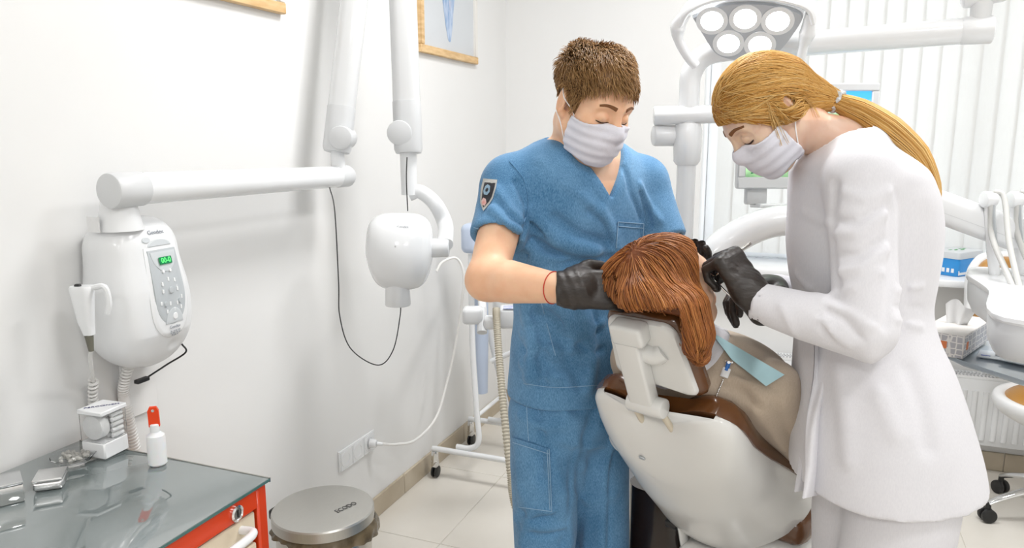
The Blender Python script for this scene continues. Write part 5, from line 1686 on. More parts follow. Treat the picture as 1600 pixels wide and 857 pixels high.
def f_tunic(P):
    d = f_tunic0(P) - 2.0 * folds(P, M_F) -   .006 * noise3(P * V(1, 1, .6), 28, 3) - .0015 * noise3(P, 70, 5)
    z = P[:, 2]
    hem = mHip[2] - .005 + .012 * noise3(P * V(1, 1, 0), 9, 8)
    d = smax(d, hem - z, .003)
    d = np.maximum(d, -np.maximum(m_torso(P, -.010), z - hem - .04))
    # collar band: a slightly raised strip around the V
    vo = v_open(P)
    d = d - .0016 * (1 / (1 + np.exp((np.abs(vo - .014) - .013) * 1500)))
    return smax(d, -vo, .004)
lo = np.minimum.reduce([slR, mSR, mHip, mSL]) - V(.16, .20, 0); hi = np.maximum.reduce([slL, mSL, mHip]) + V(.16, .2, 0)
lo[2] = mHip[2] - .05; hi[2] = mNeck[2] + .06
tun = fmesh('tunic', f_tunic, lo, hi, .0048, M_DENIM, man, margin=.014)
# stitched details
pk = [(966, 347), (1006, 350), (1004, 392), (963, 388)]
pkt = patch_on('chest_pocket', f_tunic, pk, tun, M_DENIM)
for a, b in ((0, 3), (1, 2), (0, 1)):
    stitch('seam', f_tunic, [pk[a], pk[b]], pkt, off=.004, n=12)
stitch('seam', f_tunic, [(967, 354), (1005, 357)], pkt, off=.004, n=12)
stitch('seam', f_tunic, [(740, 356), (770, 363), (803, 363)], tun)
stitch('seam', f_tunic, [(796, 252), (818, 280), (826, 318), (818, 350)], tun, M_DENIM, .0018, .0004)
stitch('seam', f_tunic, [(846, 474), (858, 520), (868, 556)], tun)
stitch('seam', f_tunic, [(818, 600), (870, 606), (940, 602)], tun)
# sleeve emblem: dark pennant with pale border
PATCH = [(749, 281), (770, 283), (764, 306), (747, 303)]
M_PB = mat('emblem_border', srgb(190, 190, 186), .7, var=.1, vscale=80); M_PD = mat('emblem_dark', srgb(40, 40, 46), .7, var=.2, vscale=80)
def penn(name, poly, m, off, par):
    poly = np.array(poly, float); c = poly.mean(0)
    pts = [c + (poly - c) * s for s in (1, .66, .33, .04)]
    k = len(poly)
    A_ = sight(f_tunic, np.vstack([pts[0]] + pts), np.r_[np.full(k, off - .003), np.full(4 * k, off)])
    R = [A_[i * k:(i + 1) * k] for i in range(5)]
    return obj(name, rings(R), m, par)
emb = penn('sleeve_emblem', [(755, 279), (777, 281), (775, 293), (770, 310), (765, 318), (755, 330), (750, 317), (751, 296)], M_PB, .003, tun)
penn('emblem_field', [(757, 285), (774, 286), (772, 295), (768, 308), (764, 315), (755, 324), (752, 315), (754, 298)], M_PD, .0042, emb)
penn('emblem_ring', [(762, 288), (766, 291), (765, 300), (761, 305), (756, 304), (755, 298), (758, 291)], mat('emblem_blue', srgb(136, 164, 184), .7, var=.1), .0052, emb)
penn('emblem_core', [(761, 293), (763, 295), (762, 299), (759, 300), (758, 297)], M_PD, .0060, emb)
penn('emblem_disc', [(755, 309), (759, 311), (760, 317), (757, 322), (753, 320), (752, 314)], mat('emblem_pink', srgb(196, 186, 184), .7, col2=srgb(200, 130, 120), vscale=120), .0052, emb)

# trousers
rH, lH = mHip + mT @ V(-.075, .0, -.09), mHip + mT @ V(.075, .0, -.09)
rF, lF = at(842, 640, 1.90) * V(1, 1, 0) + mT @ V(-.01, -.02, .0), at(935, 640, 1.95) * V(1, 1, 0) + mT @ V(.02, -.02, 0)
def f_pants0(P):
    d = None
    for Hh, Fo in ((rH, rF), (lH, lF)):
        K = Hh * .46 + Fo * .54 + mT @ V(0, .03, .0) + V(0, 0, .06)
        A = Fo + V(0, 0, .10)
        e = sd_chain(P, [Hh + V(0, 0, .04), Hh - V(0, 0, .09), K, A, Fo + V(0, 0, .035)], [.094, .094, .074, .066, .07])
        d = e if d is None else smin(d, e, .03)
    d = smin(d, sd_ell(P, mHip + V(0, 0, -.03), (.155, .13, .12), mT), .04)
    return smax(smax(d, .03 - P[:, 2], .01), P[:, 2] - mHip[2] - .02, .01)
mp_ = lambda pts: sight(f_pants0, pts)
P_F = [(mp_([(812, 650), (850, 668), (900, 662)]), .010, .007), (mp_([(880, 690), (920, 700), (960, 690)]), .010, .007), (mp_([(900, 640), (930, 655), (950, 660)]), .008, -.007), (mp_([(880, 770), (920, 785), (960, 775)]), .010, .006), (mp_([(806, 812), (840, 825), (880, 822)]), .009, .008), (mp_([(840, 640), (850, 690), (846, 760)]), .007, -.007), (mp_([(900, 700), (890, 760), (880, 850)]), .008, -.008), (mp_([(955, 700), (950, 770), (948, 850)]), .007, -.007), (mp_([(815, 800), (835, 812), (865, 806)]), .006, -.007), (mp_([(812, 820), (840, 838), (880, 830)]), .007, -.006), (mp_([(930, 640), (915, 690), (905, 760), (900, 850)]), .014, -.012), (mp_([(850, 760), (830, 800), (815, 850)]), .012, .011), (mp_([(862, 720), (880, 780), (890, 850)]), .015, .011), (mp_([(960, 680), (945, 740), (940, 850)]), .014, .011), (mp_([(812, 760), (825, 790), (860, 800)]), .009, .009), (mp_([(880, 640), (900, 690), (910, 730)]), .014, .009)]
def f_pants(P): return f_pants0(P) - 1.5 * folds(P, P_F) - .006 * noise3(P * V(1, 1, .5), 24, 13)
lo = np.minimum(rF, lF) - V(.15, .16, 0); hi = np.maximum.reduce([rF, lF, mHip]) + V(.17, .17, 0); lo[2] = .02; hi[2] = mHip[2] + .04
trs = fmesh('trousers', f_pants, lo, hi, .0065, M_DENIM, man, margin=.014)
cg = [(800, 684), (858, 702), (862, 800), (808, 792)]
cpk = patch_on('cargo_pocket', f_pants, cg, trs, M_DENIM, thick=.003)
for a in ([(801, 692), (858, 710)], [(858, 702), (862, 800)], [(862, 800), (810, 793)], [(855, 704), (859, 797)]):
    stitch('seam', f_pants, a, cpk, off=.006, n=14)
stitch('seam', f_pants, [(822, 620), (824, 660), (826, 690)], trs)
for Fo in (rF, lF):
    def fs(P, Fo=Fo): 
        q = (P - Fo) @ mT
        return smax(smin(sd_ell(q, (0, .06, .035), (.045, .12, .04)), sd_ell(q, (0, -.02, .05), (.04, .05, .05)), .03), -q[:, 2] + .002, .006)
    fmesh('shoe', fs, Fo - V(.16, .2, 0), Fo + V(.16, .2, .13), .008, M_WHITE, man)
# gloves
gx = unit(at(950, 453, 1.465) - mWR)
gz = unit(-FWD * .9 + UP * .35); gz = unit(gz - gx * (gz @ gx)); gy = np.cross(gz, gx)
GMr = np.stack([gx, gy, gz], 1)
flR = [(25, 35, 25), (28, 38, 25), (32, 40, 25), (36, 42, 25)]
def f_gloveR(P):
    d = hand_sdf(P, mWR + gx * .005, GMr, flR, .6, r=1.05)
    c = sd_cone(P, mWR - gx * .012, mWR + gx * .03, .0325, .031)
    d = smin(d, smax(c, -((P - mWR) @ gx) - .014, .003), .012)
    d = smax(d, -((P - mWR) @ gx) - .014, .003)
    return d - .0009 * np.sin(((P - mWR) @ GMr) @ V(330, 130, 60)) * np.exp(-((P - mWR) @ gx / .05) ** 2)
fmesh('glove', f_gloveR, mWR - V(.10, .12, .11), mWR + V(.2, .16, .12), .0034, M_GLOVE, man)
lx2 = unit(at(1096, 418, 1.60) - mWL); lz2 = unit(RIGHT * .8 + FWH * .5); lz2 = unit(lz2 - lx2 * (lz2 @ lx2)); ly2 = -np.cross(lz2, lx2)
GMl = np.stack([lx2, ly2, lz2], 1)
def f_gloveL(P): return hand_sdf(P, mWL, GMl, [(10, 22, 18)] * 4, .6)
fmesh('glove', f_gloveL, mWL - .16, mWL + .16, .004, M_GLOVE, man)
# red thread at the wrist
wb = mWR - unit(mWR - mER) * .024
u_ = unit(mWR - mER); fr_ = frame_from(u_)
def ringpts(r): return np.array([wb + r * (cos(a) * fr_[:, 0] + sin(a) * fr_[:, 1]) for a in np.linspace(0, 2 * pi, 33)])
rp = ringpts(.05)
rp = march(f_manbody, rp, unit(u_) * 0 + (wb - rp) / .05, 40, .0008)
obj('wrist_thread', sweep(rp, .0011, 6), mat('red_thread', srgb(196, 60, 46), .8, var=.1), man)
# face details
for s in (1, -1):
    obj('eyelash', lashes(f_manbody, mM, mHc, s, man), M_LASH, man)
    obj('eyebrow', brow(f_manbody, mM, mHc, s), M_BROW, man)
mask_part(f_manbody, mM, mHc, man)
# short brown hair
M_HM = hair_mat('short_brown_hair', srgb(158, 118, 72), srgb(116, 82, 46), srgb(200, 160, 108))
def m_hairline(q):
    y = q[:, 1]
    zl = np.interp(y, [-.12, -.085, -.060, -.045, -.035, -.012, .004, .012, .026, .036, .050, .066, .084, .12], [-.085, -.080, -.060, -.030, .018, .034, .014, -.014, -.024, .022, .046, .060, .068, .072])
    return zl - q[:, 2]
def f_hair(P):
    q = (P - mHc) @ mM
    top = np.clip((q[:, 2] - .02) / .07, 0, 1)
    th = .0025 + .004 * top + .009 * top * np.clip(q[:, 1] / .08, 0, 1)
    d = f_manhead(P) - th - .004 * noise3(q * V(1.4, .6, 1), 75, 21) * top - .001 * noise3(q, 200, 22)
    return smax(d, m_hairline(q / .955) + .003 * noise3(q, 150, 23), .006)
hair = fmesh('hair', f_hair, mHc - V(.13, .13, .12), mHc + V(.13, .13, .15), .003, M_HM, man)
def short_strands(n):
    r = np.random.default_rng(5)
    D = r.normal(size=(n * 3, 3)); D /= np.linalg.norm(D, axis=1)[:, None]
    P = (V(0, -.01, .03) + D * .16)
    Pw = march(f_manhead, P @ mM.T + mHc, -D @ mM.T, 40, .004, tmax=.16)
    q = (Pw - mHc) @ mM
    keep = m_hairline(q / .955) < -.002
    q = q[keep][:n]
    Nl = grad(f_manhead, q @ mM.T + mHc) @ mM
    top = np.clip((q[:, 2] - .01) / .07, 0, 1)[:, None]
    flow = np.column_stack([.45 * np.sin(q[:, 0] * 45 + q[:, 1] * 30) - .25, .9 + 0 * q[:, 0], -.3 + 0 * q[:, 0]]) * top + (1 - top) * V(0, -.35, -1)
    flow += r.normal(size=flow.shape) * .16
    flow = flow - Nl * np.sum(flow * Nl, 1)[:, None]
    flow /= np.linalg.norm(flow, axis=1)[:, None] + 1e-6
    L = (.009 + .026 * top) * r.uniform(.7, 1.25, (len(q), 1))
    paths = []
    for t in np.linspace(0, 1, 6):
        lift = (.0005 + (.009 + .006 * np.sin(q[:, :1] * 80 + q[:, 1:2] * 37)) * top) * (1 - (1 - t) ** 1.8) * (.75 + .4 * r.random((1, 1)))
        paths.append(q + flow * L * t + Nl * lift + Nl * .002)
    Pm = np.stack(paths, 1) @ mM.T + mHc
    return strands(Pm, np.array([.0011, .0011, .0010, .0009, .0006, .0002]))
sv, sq = short_strands(6500)
hs2 = fast_obj('hair_strands', sv, sq, M_HM, hair, TINT)
# ------------------------------------------------------------------ the patient in the chair
pat = thing('person', 'patient with long auburn hair reclining in the dental chair in a beige top', 'person', SP + V(0, 0, .0))
pu = unit(-ca * .50 + cz * .86)                     # crown direction
pf0 = unit(ca * .86 + cz * .50)
yw = radians(46)
pf = unit(pf0 * cos(yw) + cw * sin(yw))
pu = unit(pu - pf * (pu @ pf))
pl = np.cross(pf, pu) * -1
pl = np.cross(pu, pf) * 1.0
pl = pl if pl @ cw < 0 else -pl                      # the patient's left
# right-handed columns: left, face, up
if np.dot(np.cross(pl, pf), pu) < 0: pl = -pl
pM = np.stack([pl, pf, pu], 1)
pHc = at(1046, 448, 1.49)
pNk = BK(-.005, 0, .125)
def f_pathead(P): return head_sdf((P - pHc) @ pM, False)
pSh = [BK(.06, .185, .105), BK(.06, -.12, .105)]
pEl = [BK(.33, .215, .105), BK(.33, -.18, .105)]
pWr = [BK(.40, .055, .235), BK(.42, -.05, .245)]
pHp = BK(.50, 0, .115)
Mpt = np.stack([cw, cn, cd], 1)
ts = np.array([-.03, .02, .07, .14, .22, .30, .38, .46, .53])
tx_ = np.array([.055, .125, .165, .170, .160, .150, .152, .165, .15])
ty_ = np.array([.055, .082, .105, .118, .115, .105, .108, .112, .10])
tn_ = np.array([.11, .110, .116, .126, .128, .126, .126, .124, .12])
pz, ptx, pty, ptn = spl(ts, [tx_, ty_, tn_], 60)
def p_torso(P, e=0.):
    q = (P - C0) @ Mpt
    return sd_loft(q, pz, 0 * pz + .03, ptn, ptx + e, pty + e, 2.2, .03)
kn = [SP + ca * .46 + cw * .09 + cz * .17, SP + ca * .46 - cw * .09 + cz * .17]
an = [SP + ca * .92 + cw * .08 - cz * .02, SP + ca * .92 - cw * .08 - cz * .02]
hp_ = [SP + ca * .07 + cw * .08 + cz * .13, SP + ca * .07 - cw * .08 + cz * .13]
def f_patbody(P):
    d = f_pathead(P)
    nb = pHc + pM @ V(0, -.025, -.055)
    n = sd_chain(P, [nb, pNk, BK(.05, 0, .125)], [.049, .050, .06])
    n = smin(n, p_torso(P, -.012), .03)
    d = smin(d, n, .025)
    for i in (0, 1):
        a = sd_chain(P, [pSh[i], pEl[i], pWr[i]], [.042, .037, .025])
        d = smin(d, a, .02)
        hx = unit(pWr[i] * -1 + BK(.47, -.03 + .06 * i, .245))
        hz_ = unit(cn - hx * (cn @ hx)); hy = np.cross(hz_, hx) * (1 if i == 0 else -1)
        d = smin(d, hand_sdf(P, pWr[i] + hx * .01, np.stack([hx, hy, hz_], 1), [(15, 20, 15)] * 4, .5, r=.88), .015)
    return d
v1, q1 = mesh_field(f_patbody, pHc - .16, pHc + .16, .003)
lo = np.minimum.reduce(pSh + pEl + pWr + [pNk]) - .16; hi = np.maximum.reduce(pSh + pEl + pWr + [pNk]) + .18
v2, q2 = mesh_field(f_patbody, lo, hi, .0065)
# keep the coarse pass below the head only
c = ((v2 - pHc) @ pM)[:, 2] < -.10
kq = c[q2].all(1)
fast_obj('body', np.vstack([v1, v2]), np.vstack([q1, q2[kq] + len(v1)]), M_SKINF, pat)
def f_top0(P):
    d = p_torso(P, .006)
    d = smin(d, sd_cone(P, BK(-.01, 0, .12), BK(.06, .0, .12), .058, .08), .03)
    for i in (0, 1):
        d = smin(d, sd_chain(P, [pSh[i], pEl[i], pWr[i] * .85 + pEl[i] * .15], [.060, .054, .036]), .03)
    return d
pk_ = lambda pts: sight(f_top0, pts)
T_F = [(pk_([(1140, 590), (1170, 600), (1200, 630)]), .009, .008), (pk_([(1120, 600), (1155, 612), (1185, 640)]), .007, -.006), (pk_([(1150, 580), (1185, 590), (1215, 610)]), .008, -.006),
       (pk_([(1180, 640), (1205, 670), (1225, 700)]), .012, .009), (pk_([(1205, 630), (1225, 660), (1240, 690)]), .010, -.007)]
def f_top(P):
    d = f_top0(P) - folds(P, T_F) - .004 * noise3(P, 30, 31)
    q = (P - C0) @ Mpt
    return smax(smax(d, -.022 - q[:, 2] - .25 * np.maximum(q[:, 1] - .10, 0), .006), q[:, 2] - .50, .01)
lo = np.minimum.reduce(pSh + pEl + pWr + [pHp]) - .15; hi = np.maximum.reduce(pSh + pEl + pWr + [pHp]) + .15
top = fmesh('blouse', f_top, lo, hi, .0055, M_BLOUSE, pat, margin=.014)
# white collar and yoke around the neck
def f_collar(P):
    q = (P - C0) @ Mpt
    d = f_top0(P) - .004
    a = BK(-.075, 0, .128); b = BK(.035, 0, .13)
    d = smin(d, sd_cone(P, a, b, .064, .084), .02)
    d = smax(d, -(sd_cone(P, a, b, .058, .072)), .003)
    d = smax(d, np.maximum(-.062 - q[:, 2], q[:, 2] - .05), .003)
    ax_ = unit(b - a)
    rad = np.linalg.norm((P - a) - np.outer((P - a) @ ax_, ax_), axis=1)
    d = smax(d, rad - .100, .004)
    return d - .003 * noise3(P, 60, 33)
fmesh('collar', f_collar, BK(0, 0, .13) - .24, BK(0, 0, .13) + .24, .005, M_COAT, pat)
def f_legs(P):
    d = None
    for i in (0, 1):
        e = sd_chain(P, [hp_[i], kn[i], an[i]], [.088, .066, .05])
        d = e if d is None else smin(d, e, .03)
    d = smin(d, sd_chain(P, [BK(.46, .05, .115), BK(.46, -.05, .115)], [.10, .10]), .06)
    return d - .003 * noise3(P, 30, 35)
lo = np.minimum.reduce(kn + an + hp_) - .14; hi = np.maximum.reduce(kn + an + hp_) + .14
fmesh('trousers', f_legs, lo, hi, .009, M_GREYKNIT, pat, margin=.014)
for a in an:
    def fsh(P, a=a): return sd_chain(P, [a + ca * .02, a + ca * .08 + cz * .10], [.045, .035])
    fmesh('shoe', fsh, a - .14, a + .2, .009, M_WHITE, pat)
obj('eyebrow', brow(f_patbody, pM, pHc, -1), M_BROW, pat)
obj('eyelash', lashes(f_patbody, pM, pHc, -1, pat), M_LASH, pat)

# hair: cap over the skull plus a long fall over the near side of the headrest
M_HP = hair_mat('auburn_hair', srgb(158, 94, 44), srgb(112, 60, 26), srgb(196, 132, 72))
fall = [pHc + pM @ V(-.01, -.085, .03), at(1052, 488, 1.385), at(1076, 530, 1.375), at(1090, 556, 1.385)]
fall2 = [pHc + pM @ V(-.045, -.06, .0), at(1080, 478, 1.40), at(1092, 520, 1.385), at(1094, 552, 1.39)]
fall3 = [pHc + pM @ V(.03, -.09, -.01), at(1000, 470, 1.40), at(1035, 490, 1.38)]
def p_hairreg(q):
    """negative where hair grows"""
    y = q[:, 1]
    zl = np.interp(y, [-.12, -.06, -.02, .01, .035, .055, .075, .095], [-.085, -.085, -.08, -.03, .03, .058, .074, .082])
    return zl * .885 - q[:, 2]
def f_phair(P):
    q = (P - pHc) @ pM
    d = f_pathead(P) - .008
    d = smin(d, sd_ell(q, (0, -.035, .03), (.075, .081, .076)), .02)
    d = smax(d, p_hairreg(q), .012)
    g = sd_chain(P, fall, [.052, .045, .032, .014])
    g = smin(g, sd_chain(P, fall2, [.045, .030, .024, .010]), .03)
    g = smin(g, sd_chain(P, fall3, [.052, .042, .024]), .03)
    d = smin(d, g, .03)
    # keep the face clear and stay in front of the cushion
    d = smax(d, -(sd_ell(q, (0, .082, -.028), (.10, .074, .112))), .01)
    w_ = P - HC
    d = np.maximum(d, -np.maximum(np.maximum(w_ @ hn - .05, np.abs(w_ @ cw) - .095), np.abs(w_ @ hd_) - .085))
    d = smax(d, -np.maximum(np.maximum(w_ @ hn - .012, np.abs(w_ @ cw) - .098), -(w_ @ hd_) - .13), .01)
    return d
hairp = fmesh('hair', f_phair, pHc - V(.24, .24, .22), pHc + V(.24, .24, .16), .0042, M_HP, pat)
def flow_strands(f, seeds, dirfn, steps, step, off, rad, jit=.08, seed=3, stop=None):
    """strands that follow dirfn over the surface f"""
    r = np.random.default_rng(seed)
    P = seeds.copy()
    offs = off + r.uniform(-.001, .0025, len(P))
    P = P - (evalf(f, P) - offs)[:, None] * grad(f, P)
    out = [P.copy()]
    bias = r.normal(size=P.shape) * jit
    for k in range(steps):
        n = grad(f, P)
        dv = dirfn(P) + bias
        dv = dv - n * np.sum(dv * n, 1)[:, None]
        dv /= np.linalg.norm(dv, axis=1)[:, None] + 1e-6
        P_old = P
        P = P + dv * step
        P = P - np.clip(evalf(f, P) - offs, -.006, .006)[:, None] * grad(f, P)
        if stop is not None:
            k_ = stop(P)
            P = np.where(k_[:, None], P_old + dv * .0005, P)
        out.append(P.copy())
    Pm = np.stack(out, 1)
    t = np.linspace(0, 1, Pm.shape[1])
    rr = rad * np.minimum(1, (1.02 - t) * 6) * np.minimum(1, .4 + t * 6)
    return strands(Pm, rr)
crown = pHc + pM @ V(.012, -.055, .105)
endp = at(1092, 560, 1.37)
vq, fq = mesh_field(f_phair, pHc - V(.2, .2, .2), pHc + V(.2, .2, .14), .008)
r_ = np.random.default_rng(2)
sd = vq[r_.integers(0, len(vq), 5200)] + r_.normal(size=(5200, 3)) * .004
def p_dir(P):
    a = P - crown
    a /= np.linalg.norm(a, axis=1)[:, None] + .01
    b = endp - P
    l = np.linalg.norm(b, axis=1)[:, None]
    b = b / (l + .01)
    s = np.clip((.22 - l) / .16, 0, 1) * .8 + .2
    return a * (1 - s) + b * s * 1.2 - cz * .45
def p_stop(P):
    w_ = P - HC
    return ((w_ @ hn < .05) & (np.abs(w_ @ cw) < .10) & (w_ @ hd_ > -.09)) | ((w_ @ hn < .012) & (np.abs(w_ @ cw) < .098) & (w_ @ hd_ > -.13))
sd = sd[~p_stop(sd)]
sv, sq = flow_strands(f_phair, sd, p_dir, 9, .011, .0012, .0009, stop=p_stop)
fast_obj('hair_strands', sv, sq, M_HP, hairp, TINT)

# bib with clip and chain
bibp = thing('dental_bib', 'pale blue paper bib clipped across the patient\'s chest', 'bib', BK(.1, 0, .26))
M_BIB = mat('bib_paper', srgb(176, 212, 220), .7, var=.05, vscale=40, sss=.0)
bpoly = [(1108, 512), (1182, 548), (1240, 608), (1194, 602)]
bg = patch_on('bib_sheet', f_top0, [(1110, 518), (1226, 586), (1197, 604), (1143, 562)], bibp, M_BIB, off=.012, thick=.001, n=16, t0=.9)
# hanging edge towards the chest
cl = sight(f_top0, [(1139, 566)], .012, .9)[0]
cp_ = obj('clip', join(xf(box(.018, .006, .005, .0015, 1), frame_from(cn, cd), cl), cyl(cl, cl + unit(at(1134, 580, 1.3) - cl) * .012, .003, None, 8)), M_CHROME, bibp)
b1 = sight(f_top0, [(1136, 576)], .008, .9)[0]; b2 = sight(f_top0, [(1131, 590)], .008, .9)[0]
obj('blue_tab', sweep(smooth_path([cl, b1, b2 * .3 + b1 * .7], 8), .0045, 8), mat('blue_tab_plastic', srgb(44, 110, 190), .35, var=.05), bibp)
obj('white_tab', sweep(smooth_path([b1, b2], 6), np.array([[.008, .003]] * 6), 10, up=cn), M_WHITE, bibp)
chp = sight(f_top0, dense([(1130, 594), (1124, 608), (1118, 622), (1113, 632)], 17), .004, .9)
bead_ = mesh_of('chain_bead', lathe([(.0005, -.0022), (.0019, -.001), (.0019, .001), (.0005, .0022)], 8), M_CHROME, 60)
for p in chp: inst(bead_, 'chain_bead', bibp, p)
# ------------------------------------------------------------------ the woman in the white coat
wom = thing('person', 'woman in a white coat with blonde ponytail and mask bending over the patient', 'person', at(1362, 850, 1.45) * V(1, 1, 0))
wu = unit(-RIGHT * .72 + V(0, 0, 1) * .69); wf = unit(-RIGHT * .69 - V(0, 0, 1) * .72)
wf = unit(wf - FWH * .06); wu = unit(wu - wf * (wu @ wf)); wl = -np.cross(wf, wu) * -1
wl = np.cross(wu, wf) * -1
wl = np.cross(wf, wu)
if wl @ FWH > 0: wl = -wl
if np.dot(np.cross(wl, wf), wu) < 0:
    wl = -wl
wM = np.stack([wl, wf, wu], 1)
wHc = at(1197, 176, 1.47)
def f_womhead(P): return head_sdf((P - wHc) @ wM, False)
TT = 1.47
def wz(py): return at(1360, py, TT)[2]
def wpos(pxx, py): return at(pxx, py, TT)
rows = [  # photo row, centre column, half depth px, half width m
    (222, 1322, 34, .075), (236, 1329, 54, .125), (256, 1334, 76, .165), (290, 1341, 90, .176), (330, 1345, 98, .168), (380, 1344, 102, .158), (430, 1343, 98, .146), (478, 1345, 91, .136),
    (520, 1350, 94, .146), (560, 1358, 103, .162), (600, 1364, 111, .176), (640, 1369, 118, .186), (700, 1376, 126, .194), (770, 1380, 130, .196)]
rows = rows[::-1]
wzs = np.array([wpos(c, r)[2] for r, c, h, w in rows])
wcs = np.array([wpos(c, r) for r, c, h, w in rows])
wh = np.array([h * TT / FPX for r, c, h, w in rows]); ww = np.array([w for r, c, h, w in rows])
wzd, wxd, wyd, whd, wwd = spl(wzs, [wcs[:, 0], wcs[:, 1], wh, ww], 100)
Mw2 = np.stack([RIGHT, FWH, V(0, 0, 1)], 1)
def w_torso(P, e=0.):
    z = P[:, 2]
    cx = np.interp(z, wzd, wxd); cy = np.interp(z, wzd, wyd)
    q = np.column_stack([P[:, 0] - cx, P[:, 1] - cy, 0 * z]) @ Mw2
    q[:, 2] = z
    return sd_loft(q, wzd, 0 * wzd, 0 * wzd, whd + e, wwd + e, 2.15, .02)
wS, wE, wW = at(1346, 278, 1.335), at(1352, 522, 1.295), at(1178, 470, 1.385)
wS2, wE2, wW2 = at(1330, 285, 1.62), at(1290, 480, 1.70), at(1206, 452, 1.60)
wNk = at(1322, 222, 1.47)
def f_wombody(P):
    d = f_womhead(P)
    nb = wHc + wM @ V(0, -.03, -.05)
    n = sd_chain(P, [nb, wNk * .45 + nb * .55 + V(0, 0, -.008), wNk, wNk + V(.03, .01, -.06)], [.046, .042, .047, .056])
    d = smin(d, n, .03)
    d = smin(d, w_torso(P, -.014), .03)
    d = smin(d, sd_chain(P, [wS, wE, wW], [.042, .037, .026]), .02)
    return smin(d, sd_chain(P, [wS2, wE2, wW2], [.042, .037, .026]), .02)
v1, q1 = mesh_field(f_wombody, wHc - V(.19, .17, .17), wHc + V(.19, .17, .16), .0025)
lo = np.minimum.reduce([wE, wW, wS2, wE2, wW2]) - .1; hi = np.maximum.reduce([wS, wE, wS2, wE2]) + .2; hi[2] = wNk[2] + .03
v2, q2 = mesh_field(f_wombody, lo, hi, .0065)
fast_obj('body', np.vstack([v1, v2]), np.vstack([q1, q2 + len(v1)]), M_SKINF, wom)
# coat
def f_coat0(P):
    d = w_torso(P, .004)
    d = smin(d, sd_cone(P, at(1336, 246, 1.47), wS + V(0, 0, -.0), .07, .062), .03)
    d = smin(d, sd_cone(P, at(1336, 246, 1.47), wS2, .07, .062), .03)
    cu = unit(wW - wE); cu2 = unit(wW2 - wE2)
    a = sd_chain(P, [wS, wS * .5 + wE * .5, wE + V(0, 0, .008), wE * .5 + wW * .5, wW + cu * .02], [.062, .055, .054, .045, .033])
    a = smax(a, (P - wW) @ cu, .003)
    a = np.maximum(a, -np.maximum(sd_cone(P, wE, wW + cu * .02, .036, .028), (wW - cu * .03 - P) @ cu))
    b = sd_chain(P, [wS2, wE2, wW2 + cu2 * .02], [.062, .052, .034])
    b = smax(b, (P - wW2) @ cu2, .003)
    return smin(smin(d, a, .016), b, .02)
wk = lambda pts: sight(f_coat0, pts)
W_F = [
    (wk([(1306, 290), (1300, 340), (1300, 400), (1308, 450)]), 0.0085, -0.0070), (wk([(1393, 330), (1396, 400), (1392, 460), (1384, 510)]), 0.0076, -0.0070),
    (wk([(1300, 368), (1335, 365), (1385, 335)]), 0.0085, 0.0063), (wk([(1305, 345), (1340, 348), (1385, 322)]), 0.0068, -0.0042), (wk([(1312, 425), (1345, 420), (1390, 390)]), 0.0076, 0.0063), (wk([(1310, 400), (1345, 400), (1385, 372)]), 0.0068, -0.0049),
    (wk([(1300, 462), (1335, 450), (1375, 425)]), 0.0076, 0.0049), (wk([(1292, 485), (1318, 500), (1345, 530)]), 0.0059, -0.0056), (wk([(1300, 478), (1330, 490), (1362, 512)]), 0.0068, 0.0063), (wk([(1283, 500), (1300, 518), (1325, 540)]), 0.0059, 0.0049),
    (wk([(1280, 490), (1287, 515), (1300, 535)]), 0.0043, -0.0042), (wk([(1320, 300), (1350, 310), (1390, 300)]), 0.0085, 0.0042),
    (wk([(1402, 455), (1425, 450), (1440, 448)]), 0.0059, 0.0042), (wk([(1400, 500), (1425, 508), (1440, 512)]), 0.0059, 0.0042), (wk([(1400, 480), (1420, 480), (1440, 482)]), 0.0051, -0.0035),
    (wk([(1400, 300), (1418, 350), (1420, 410), (1418, 470)]), 0.0051, -0.0028), (wk([(1360, 560), (1375, 620), (1400, 680)]), 0.0170, 0.0049), (wk([(1310, 580), (1320, 650), (1325, 720)]), 0.0170, 0.0042), (wk([(1420, 580), (1440, 640), (1450, 700)]), 0.0153, -0.0042),
    (wk([(1255, 330), (1280, 345), (1298, 350)]), 0.0076, 0.0035), (wk([(1245, 430), (1262, 450), (1285, 470)]), 0.0068, 0.0042),
    (wk([(1220, 478), (1232, 500), (1240, 520)]), 0.0068, 0.0035),
]
wh0 = wz(738)
def f_coat(P):
    d = f_coat0(P) - 1.45 * folds(P, W_F) - .0025 * noise3(P, 32, 41)
    z = P[:, 2]
    q = (P - wcs[0]) @ Mw2
    hem = wh0 - .012 * np.clip(-q[:, 0] / .12, -1, 1) + .004 * noise3(P * V(1, 1, 0), 14, 42)
    tors = np.maximum(w_torso(P, -.012), z - hem - .05)
    d = smax(d, hem - z, .003)
    d = np.maximum(d, -tors)
    # neckline
    nk = np.linalg.norm((P - wNk) - np.outer((P - wNk) @ unit(V(0, 0, 1) - RIGHT * .55), unit(V(0, 0, 1) - RIGHT * .55)), axis=1) - .066
    nk = np.maximum(nk, -((P - (wNk + V(.02, 0, -.035))) @ unit(V(0, 0, 1) - RIGHT * .55)))
    return smax(d, -nk, .004)
lo = np.minimum.reduce([wW, wE, wS2, wE2, wW2]) - .1; hi = np.maximum.reduce([wE, wS2, wE2]) + .24
lo[2] = wh0 - .05; hi[2] = wNk[2] + .07
lo[0] = min(lo[0], wcs[0][0] - .26); lo[1] = min(lo[1], wcs[0][1] - .26)
coat = fmesh('coat', f_coat, lo, hi, .0052, M_COAT, wom, margin=.014)
